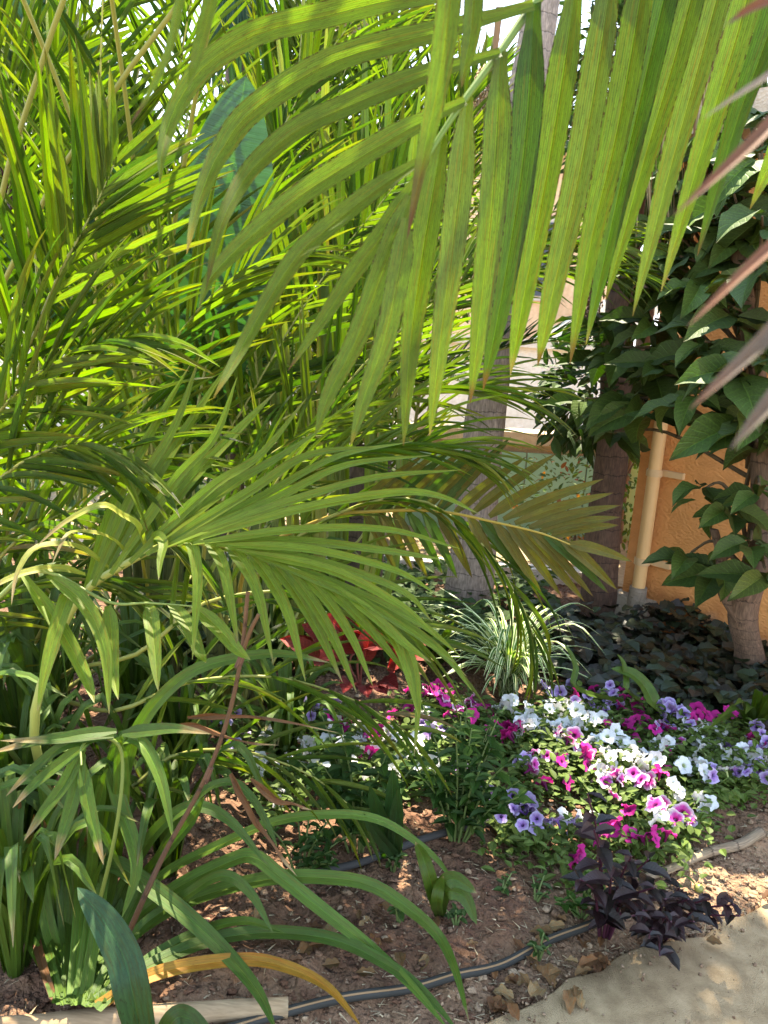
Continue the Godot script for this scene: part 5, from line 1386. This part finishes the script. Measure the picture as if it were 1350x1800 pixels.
func build_bed_plants() -> void:
	# variegated spider plant
	var b := on(G(888, 1232))
	var sp := thing("spider_plant", "spider plant tuft of narrow leaves striped cream and green", "plant", b)
	for k in 130:
		var a := rf(0, TAU)
		var L := rf(0.28, 0.56)
		var h := Vector3(cos(a), 0, sin(a)) * L * rf(0.45, 0.95)
		var rise := L * rf(0.4, 0.8)
		var mb := MB.new()
		blade(mb, smooth(PackedVector3Array([Vector3(rf(-0.03, 0.03), 0, rf(-0.03, 0.03)), h * 0.25 + Vector3(0, rise * 0.7, 0), h * 0.65 + Vector3(0, rise, 0), h + Vector3(0, rise * rf(0.55, 1.15), 0)]), 12), rf(0.013, 0.02), 1, Vector3.UP + h.normalized() * -0.4, 0.35, Color(0.62, 0.64, 0.36) * rf(0.8, 1.1), Color(0.4, 0.36, 0.2), 0.96)
		part("leaf", mb.mesh(M.vari), sp)
	# red leaved plant
	b = on(G(632, 1215))
	var rd := thing("red_leaf_plant", "plant with broad red leaves half hidden by palm leaflets", "plant", b)
	var rm := []
	for v in 3: rm.append(unit_leaf(2, 0.4 + 0.25 * v, [Color(0.32, 0.05, 0.05), Color(0.37, 0.075, 0.065), Color(0.26, 0.035, 0.04)][v], Color(0.3, 0.03, 0.03), 0.95, M.red, 0.08, 9, 0.0, 0.12))
	for q in [[545, 1140], [575, 1120], [600, 1100], [625, 1105], [650, 1130], [680, 1125], [705, 1145], [590, 1150], [640, 1160], [560, 1160], [620, 1140], [690, 1165], [660, 1100], [712, 1130]]:
		var c := P(q[0], q[1], 3.15 + rf(-0.08, 0.08)) - b
		var dir := Vector3(c.x, 0.1, rf(-0.1, 0.25)).normalized()
		part("leaf", pick(rm), rd, leaf_xf(c * 0.88, (c + Vector3(0, rf(-0.1, 0.1), 0)).normalized() * 0.6 + dir * 0.7, Vector3(0, 0.7, 0.7), rf(0.15, 0.21), rf(0.08, 0.12)))
	for q in [[690, 1195], [715, 1185], [650, 1200], [600, 1190]]:
		var c := P(q[0], q[1], 3.1) - b
		part("leaf", rm[2], rd, leaf_xf(c * 0.5, c, Vector3(0, 0.7, 0.7), 0.16, 0.09))
	var st := MB.new()
	for k in 4: tube(st, smooth(PackedVector3Array([Vector3.ZERO, Vector3(rf(-0.06, 0.06), 0.15, 0), Vector3(rf(-0.16, 0.16), 0.3, rf(-0.05, 0.05))]), 8), 0.006, 0.004, 6, Color(0.2, 0.06, 0.04))
	part("stems", st.mesh(M.stem), rd)
	# broad leaved green plant beside it
	b = on(G(765, 1180))
	var gp := thing("broad_leaf_plant", "plant with upright broad green leaves between red plant and spider plant", "plant", b)
	for q in [[[742, 1085], 0.10, "green"], [[770, 1130], 0.07, "lime"], [[800, 1090], 0.05, "lime"], [[720, 1110], 0.08, "dark"], [[790, 1150], 0.06, "green"], [[820, 1130], 0.06, "straw"], [[755, 1160], 0.07, "olive"]]:
		var e := P(q[0][0], q[0][1], 3.5) - b
		var mb := MB.new()
		blade(mb, smooth(PackedVector3Array([Vector3.ZERO, e * 0.5 + Vector3(0, 0.03, 0), e]), 10), q[1], 3, Vector3(rf(-0.3, 0.3), 0.4, 1), 0.25, TONES[q[2]], TONES.dry, 0.97)
		part("leaf", mb.mesh(M.broad), gp)

	# dark sweet potato vine ground cover along the wall
	var xfs := []; var cols := []
	var mb2 := unit_leaf(2, 0.55, Color.WHITE, Color.WHITE, 1.0, M.purple, 0.06, 8, 0.0, 0.12)
	var k := 0
	while k < 2600:
		var u := rf(930, 1500); var v := rf(1105, 1262)
		var g := G(u, v, 0.1)
		k += 1
		if u < 1000 and v > 1175: continue
		if v > 1225 + (u - 1000) * 0.12: continue
		var hgt := rf(0.02, 0.14) * (1.0 + 0.5 * soil_a.get_noise_2d(g.x * 1.2, g.z * 1.2)) + 0.07 * smoothstep(1200, 1100, v)
		var a := rf(0, TAU)
		var l := rf(0.05, 0.11)
		xfs.append(leaf_xf(Vector3(g.x, soil_h(g.x, g.z) + hgt, g.z), Vector3(cos(a), rf(-0.5, 0.3), sin(a)), Vector3.UP + Vector3(rf(-0.4, 0.4), 0, rf(-0.1, 0.6)), l, l * rf(0.7, 0.95)))
		var t := rng.randf()
		cols.append(Color(0.036, 0.027, 0.025).lerp(Color(0.03, 0.05, 0.02), t) * rf(0.6, 1.4))
	var hp := heap(numbered("dark_ground_cover"), mb2, xfs, self, cols)
	tag(hp, "dark purple black leafy ground cover along the foot of the orange wall", "ground cover", "", "stuff")
	xfs = []; cols = []
	var gm := unit_leaf(2, 0.5, Color.WHITE, Color.WHITE, 1.0, M.broad, 0.09, 5, 0.0, 0.1)
	for j in 2600:
		var g := G(rf(250, 960), rf(1000, 1165), 0.08)
		if g.z < -5.2: continue
		var a := rf(0, TAU); var l := rf(0.05, 0.12)
		xfs.append(leaf_xf(Vector3(g.x, soil_h(g.x, g.z) + rf(0.02, 0.2), g.z), Vector3(cos(a), rf(-0.4, 0.6), sin(a)), Vector3.UP + Vector3(rf(-0.4, 0.4), 0, rf(-0.1, 0.6)), l, l * rf(0.4, 0.7)))
		cols.append(Color(0.05, 0.10, 0.025).lerp(Color(0.09, 0.15, 0.03), rng.randf()) * rf(0.7, 1.2))
	hp = heap(numbered("green_ground_cover"), gm, xfs, self, cols)
	tag(hp, "low green leafy ground cover around the foot of the grey palm", "ground cover", "", "stuff")
	# few long green leaves rising from it
	b = on(G(1150, 1250))
	var gl := thing("grassy_leaf_plant", "single arching green leaf plant rising from the dark ground cover", "plant", b)
	for q in [[[1074, 1175], [1110, 1185], [1135, 1210], [1152, 1245], 30], [[990, 1130], [1003, 1150], [1012, 1175], [1020, 1215], 12], [[1085, 1150], [1095, 1165], [1100, 1190], [1106, 1220], 12]]:
		var path := PackedVector3Array([Vector3.ZERO])
		for j in 4: path.append(P(q[3 - j][0], q[3 - j][1], 3.25) - b)
		var mb := MB.new()
		blade(mb, smooth(path, 14), q[4] / FPX * 3.25, 1, Vector3(0.2, 0.8, 0.6), 0.3, TONES.green, TONES.mid, 0.97)
		part("leaf", mb.mesh(M.strap), gl)
	b = on(G(1318, 1290))
	gl = thing("grassy_leaf_plant", "broad bladed green plant at the flower bed edge by the wall", "plant", b)
	for q in [[1265, 1262], [1290, 1240], [1335, 1215], [1370, 1230], [1240, 1285], [1400, 1260], [1310, 1255]]:
		var e := P(q[0], q[1], 2.95 + rf(-0.1, 0.1)) - b
		var mb := MB.new()
		blade(mb, smooth(PackedVector3Array([Vector3.ZERO, e * 0.55 + Vector3(0, 0.07, 0), e]), 10), 0.04, 3, Vector3(0, 0.9, 0.4), 0.25, TONES.green, TONES.mid, 0.97)
		part("leaf", mb.mesh(M.strap), gl)

	# leafy bushes at the edge of the shade
	var stems := []
	for j in 17: stems.append(Vector3(rf(-0.2, 0.17), rf(0.2, 0.42), rf(-0.14, 0.14)))
	leafy("leafy_bush", "small bright green leafy bush at the edge of the sunlit petunias", "bush", on(G(800, 1500)), stems, 16, 0.07, 0.42, [Color(0.06, 0.14, 0.025), Color(0.08, 0.17, 0.03), Color(0.05, 0.12, 0.025)], M.soft, 3, 0.4)
	stems = []
	for j in 14: stems.append(Vector3(rf(-0.22, 0.2), rf(0.25, 0.42), rf(-0.12, 0.12)))
	leafy("leafy_bush", "small dark green leafy bush in shade beneath the arching palm frond", "bush", on(G(630, 1510)), stems, 16, 0.065, 0.55, [Color(0.06, 0.14, 0.025), Color(0.08, 0.17, 0.03), Color(0.05, 0.12, 0.025)], M.soft, 2, 0.4)
	stems = []
	for j in 8: stems.append(Vector3(rf(-0.15, 0.15), rf(0.1, 0.2), rf(-0.1, 0.1)))
	leafy("leafy_seedling", "low green seedling plant on bare soil under the strap leaves", "plant", on(G(530, 1555)), stems, 9, 0.05, 0.4, [Color(0.05, 0.12, 0.025), Color(0.07, 0.15, 0.03)], M.soft, 3, 0.4)
	# young strap plants by the bush
	b = on(G(690, 1530))
	gl = thing("young_strap_plant", "young strap leaved plant with upright grey green blades by the bush", "plant", b)
	for q in [[[650, 1380], 34], [[690, 1350], 38], [[700, 1385], 30], [[640, 1430], 26]]:
		var e := P(q[0][0], q[0][1], 2.15) - b
		var mb := MB.new()
		blade(mb, smooth(PackedVector3Array([Vector3(rf(-0.02, 0.02), 0, 0), e * 0.5, e]), 10), q[1] / FPX * 2.1, 1, Vector3(rf(-0.3, 0.3), 0.1, 1), 0.25, TONES.deep * 1.2, TONES.dark, 0.98)
		part("leaf", mb.mesh(M.strap), gl)
	b = on(G(772, 1620))
	gl = thing("young_strap_plant", "young strap leaved plant with bending blades on bare red soil", "plant", b)
	for q in [[[760, 1560], [745, 1510], [730, 1480], 26], [[775, 1560], [800, 1545], [838, 1570], 30], [[768, 1590], [772, 1560], [780, 1540], 22], [[780, 1570], [815, 1575], [838, 1625], 28]]:
		var path := PackedVector3Array([Vector3.ZERO])
		for j in 3: path.append(P(q[j][0], q[j][1], 2.08 - 0.02 * j) - b)
		var mb := MB.new()
		blade(mb, smooth(path, 14), q[3] / FPX * 2.08, 1, Vector3(rf(-0.3, 0.3), 0.5, 1), 0.3, TONES.green * 0.9, TONES.dry, 0.97)
		part("leaf", mb.mesh(M.strap), gl)

	# dark purple basil at the path edge
	var dk := [Color(0.030, 0.014, 0.020), Color(0.022, 0.016, 0.018), Color(0.045, 0.02, 0.028)]
	b = on(G(1062, 1640))
	stems = [P(1033, 1395, 2.02) - b, P(1042, 1450, 2.0) - b, P(1110, 1505, 2.03) - b, P(1140, 1510, 2.05) - b, P(1075, 1540, 2.0) - b, P(1020, 1545, 2.0) - b, P(1150, 1560, 2.0) - b]
	leafy("purple_basil", "tall dark purple leaved herb standing at the path edge", "plant", b, stems, 9, 0.08, 0.5, dk, M.purple, 2, 0.7, Color(0.05, 0.015, 0.025))
	b = on(G(1150, 1640))
	stems = []
	for q in [[1130, 1600, 2.05], [1170, 1580, 2.05], [1210, 1580, 2.08], [1250, 1580, 2.1], [1290, 1590, 2.1], [1300, 1610, 2.08], [1180, 1620, 1.98], [1140, 1650, 1.95], [1160, 1680, 1.92], [1220, 1620, 2.02], [1110, 1610, 2.0], [1195, 1560, 2.15]]: stems.append(P(q[0], q[1], q[2]) - b)
	leafy("purple_basil", "sprawling dark purple leaved herb spilling over the path edge", "plant", b, stems, 9, 0.065, 0.46, dk, M.purple, 2, 0.8, Color(0.05, 0.015, 0.025))
	b = on(G(1020, 1625))
	stems = [Vector3(0.0, 0.13, 0), Vector3(0.03, 0.16, -0.02), Vector3(-0.05, 0.09, 0.03), Vector3(0.04, 0.08, 0.05), Vector3(-0.08, 0.05, 0.0)]
	leafy("green_seedling", "small bright green seedling beside the purple herb", "plant", b, stems, 7, 0.05, 0.45, [Color(0.07, 0.17, 0.025), Color(0.09, 0.2, 0.03)], M.soft, 3, 0.4)
	# little weeds
	for q in [[690, 1545], [880, 1590], [940, 1600], [700, 1640], [560, 1500], [800, 1640], [945, 1690]]:
		stems = []
		for j in 3: stems.append(Vector3(rf(-0.03, 0.03), rf(0.03, 0.07), rf(-0.03, 0.03)))
		var w := leafy("small_weed", "tiny green weed sprouting from bare soil beside the hose", "weed", on(G(q[0], q[1])), stems, 4, 0.035, 0.5, [Color(0.08, 0.16, 0.04), Color(0.1, 0.17, 0.06)], M.soft, 2, 0.4)
		w.set_meta("group", "tiny weeds on the bare soil")

func lay(pts: Array, lift: float) -> PackedVector3Array:
	var r := PackedVector3Array()
	for q in pts:
		var p := G(q[0], q[1], 0.03)
		r.append(Vector3(p.x, maxf(soil_h(p.x, p.z), 0.0) + lift, p.z))
	return r

func build_small() -> void:
	var mb := MB.new()
	var path := smooth(lay([[330, 1830], [480, 1785], [600, 1757], [720, 1735], [800, 1718], [880, 1690], [960, 1655], [1030, 1628], [1100, 1600]], 0.018), 60)
	tube(mb, path, 0.012, 0.012, 12, Color(0.03, 0.028, 0.025))
	var hose := single("irrigation_hose", mb.mesh(M.rubber), "black irrigation hose with brown stripe along the path edge", "hose")
	mb = MB.new()
	var p2 := PackedVector3Array()
	for p in path: p2.append(p + Vector3(0.001, 0.0099, 0.0056))
	tube(mb, p2, 0.0028, 0.0028, 6, Color(0.22, 0.14, 0.07))
	part("stripe", mb.mesh(M.rubber), hose)
	mb = MB.new()
	tube(mb, smooth(lay([[560, 1535], [640, 1518], [740, 1492], [830, 1465], [880, 1450], [905, 1440]], 0.014), 30), 0.012, 0.012, 10, Color(0.05, 0.045, 0.04))
	single("drip_hose", mb.mesh(M.rubber), "thin dark drip hose crossing the soil behind the leafy bush", "hose")
	mb = MB.new()
	tube(mb, smooth(lay([[1060, 1590], [1110, 1562], [1180, 1533], [1240, 1505], [1300, 1484], [1338, 1474]], 0.02), 30), 0.011, 0.018, 11, Color(0.46, 0.37, 0.25), Color(0.30, 0.23, 0.15), 0.25)
	single("wooden_stick", mb.mesh(M.bark), "pale dry wooden stick lying on sunlit soil by the petunias", "stick")
	# split cane edging at the bottom
	mb = MB.new()
	var cp := PackedVector3Array()
	for q in [[-80, 1815], [100, 1800], [230, 1788], [380, 1776], [506, 1768]]:
		var g := G(q[0], q[1], 0.04)
		cp.append(Vector3(g.x, 0.035, g.z))
	tube(mb, smooth(cp, 30), 0.031, 0.022, 14, Color(0.30, 0.20, 0.11), Color(0.38, 0.28, 0.165), 0.3)
	single("cane_edging", mb.mesh(M.wood), "pale split cane log edging the bed beneath the strap leaves", "log")
	# green fruit
	var sm := SphereMesh.new(); sm.radius = 0.014; sm.height = 0.026
	var fm := StandardMaterial3D.new(); fm.albedo_color = lin(0.24, 0.26, 0.06); fm.roughness = 0.5
	fm.albedo_texture = tile_tex(61, 0.02, lin(0.7, 0.7, 0.7), Color.WHITE, 128)
	sm.material = fm
	var fr := on(G(1229, 1558, 0.03))
	var fo := single("green_fruit", sm, "small round green fruit lying on sunlit soil", "fruit", fr + Vector3(0, 0.012, 0))
	# fallen leaves along the path edge
	var lm := []
	for v in 5: lm.append(unit_leaf(2, [0.4, 0.8, -0.5, 1.0, 0.2][v], [Color(0.22, 0.105, 0.05), Color(0.27, 0.15, 0.08), Color(0.16, 0.075, 0.04), Color(0.30, 0.20, 0.12), Color(0.19, 0.11, 0.055)][v], Color(0.2, 0.12, 0.07), 0.9, M.dry, 0.10, 14, 0.25 * (v - 2), 0.2))
	var spots := [[905, 1555], [995, 1625], [1010, 1600], [590, 1655], [1240, 1660], [760, 1570], [545, 1665], [1340, 1588], [650, 1620], [700, 1680], [860, 1745], [820, 1660]]
	for j in 34:
		var u := rf(850, 1085)
		var v := 1745.0 - (u - 905) * 0.27 + rf(-95, 30) + maxf(0.0, (905 - u)) * 0.3
		spots.append([u, v])
	for j in 14: spots.append([rf(420, 800), rf(1600, 1720)])
	for j in spots.size():
		var p := G(spots[j][0], spots[j][1], 0.03)
		var y := soil_h(p.x, p.z)
		if edge_z(p.x) - p.z < 0.02: y = 0.03
		var a := rf(0, TAU)
		var ln := rf(0.035, 0.075)
		var o := single("fallen_leaf", lm[j % 5], "curled brown fallen leaf lying on soil near the path edge", "leaf", Vector3.ZERO, "fallen leaves on the soil")
		o.transform = leaf_xf(Vector3(p.x, y + 0.014, p.z), Vector3(cos(a), rf(-0.15, 0.25), sin(a)), Vector3(rf(-0.3, 0.3), 1, rf(-0.3, 0.4)), ln, ln * rf(0.42, 0.62))

# ------------------------------------------------------------------ scene
func _ready() -> void:
	rng.seed = 20240
	noise.seed = 7; noise.frequency = 0.05
	# camera
	var cam := Camera3D.new()
	cam.name = "camera"
	add_child(cam)
	cam.position = EYE
	cam.rotation = Vector3(deg_to_rad(-12.0), 0, deg_to_rad(4.0))
	cam.fov = rad_to_deg(2.0 * atan(900.0 / FPX))
	cam.near = 0.05; cam.far = 400.0
	var at := CameraAttributesPhysical.new()
	at.frustum_focal_length = 12.0 / (900.0 / FPX)
	at.frustum_focus_distance = 2.6
	at.frustum_near = 0.05; at.frustum_far = 400.0
	at.exposure_aperture = 7.0
	cam.attributes = at
	cam_xf = cam.transform
	# sky, sun, exposure
	var sm := ProceduralSkyMaterial.new()
	sm.sky_top_color = Color(0.62, 0.72, 0.86)
	sm.sky_horizon_color = Color(0.92, 0.93, 0.92)
	sm.ground_bottom_color = Color(0.35, 0.32, 0.27)
	sm.ground_horizon_color = Color(0.75, 0.78, 0.78)
	sm.sky_curve = 0.2
	sm.energy_multiplier = 0.95
	var sky := Sky.new(); sky.sky_material = sm
	var env := Environment.new()
	env.background_mode = Environment.BG_SKY
	env.sky = sky
	env.tonemap_mode = Environment.TONE_MAPPER_LINEAR
	env.tonemap_exposure = 6.0
	env.sdfgi_enabled = true; env.ssao_enabled = true; env.ssil_enabled = true
	var we := WorldEnvironment.new(); we.name = "world_environment"; we.environment = env
	add_child(we)
	var sun := DirectionalLight3D.new()
	sun.name = "sun"
	sun.light_energy = 1.6
	sun.light_color = Color(1.0, 0.95, 0.86)
	sun.light_angular_distance = 0.5
	sun.shadow_enabled = true
	add_child(sun)
	var el := deg_to_rad(64.0); var az := deg_to_rad(-9.0)
	var to_sun := Vector3(-sin(az) * cos(el), sin(el), -cos(az) * cos(el))
	sun.look_at_from_position(to_sun * 10.0, Vector3.ZERO, Vector3.UP)

	materials()
	build_ground()
	build_walls()
	build_trees()
	build_near_palm()
	build_thicket()
	build_strap_plant()
	build_undergrowth()
	build_shrub()
	build_bed_plants()
	build_flowers()
	build_small()
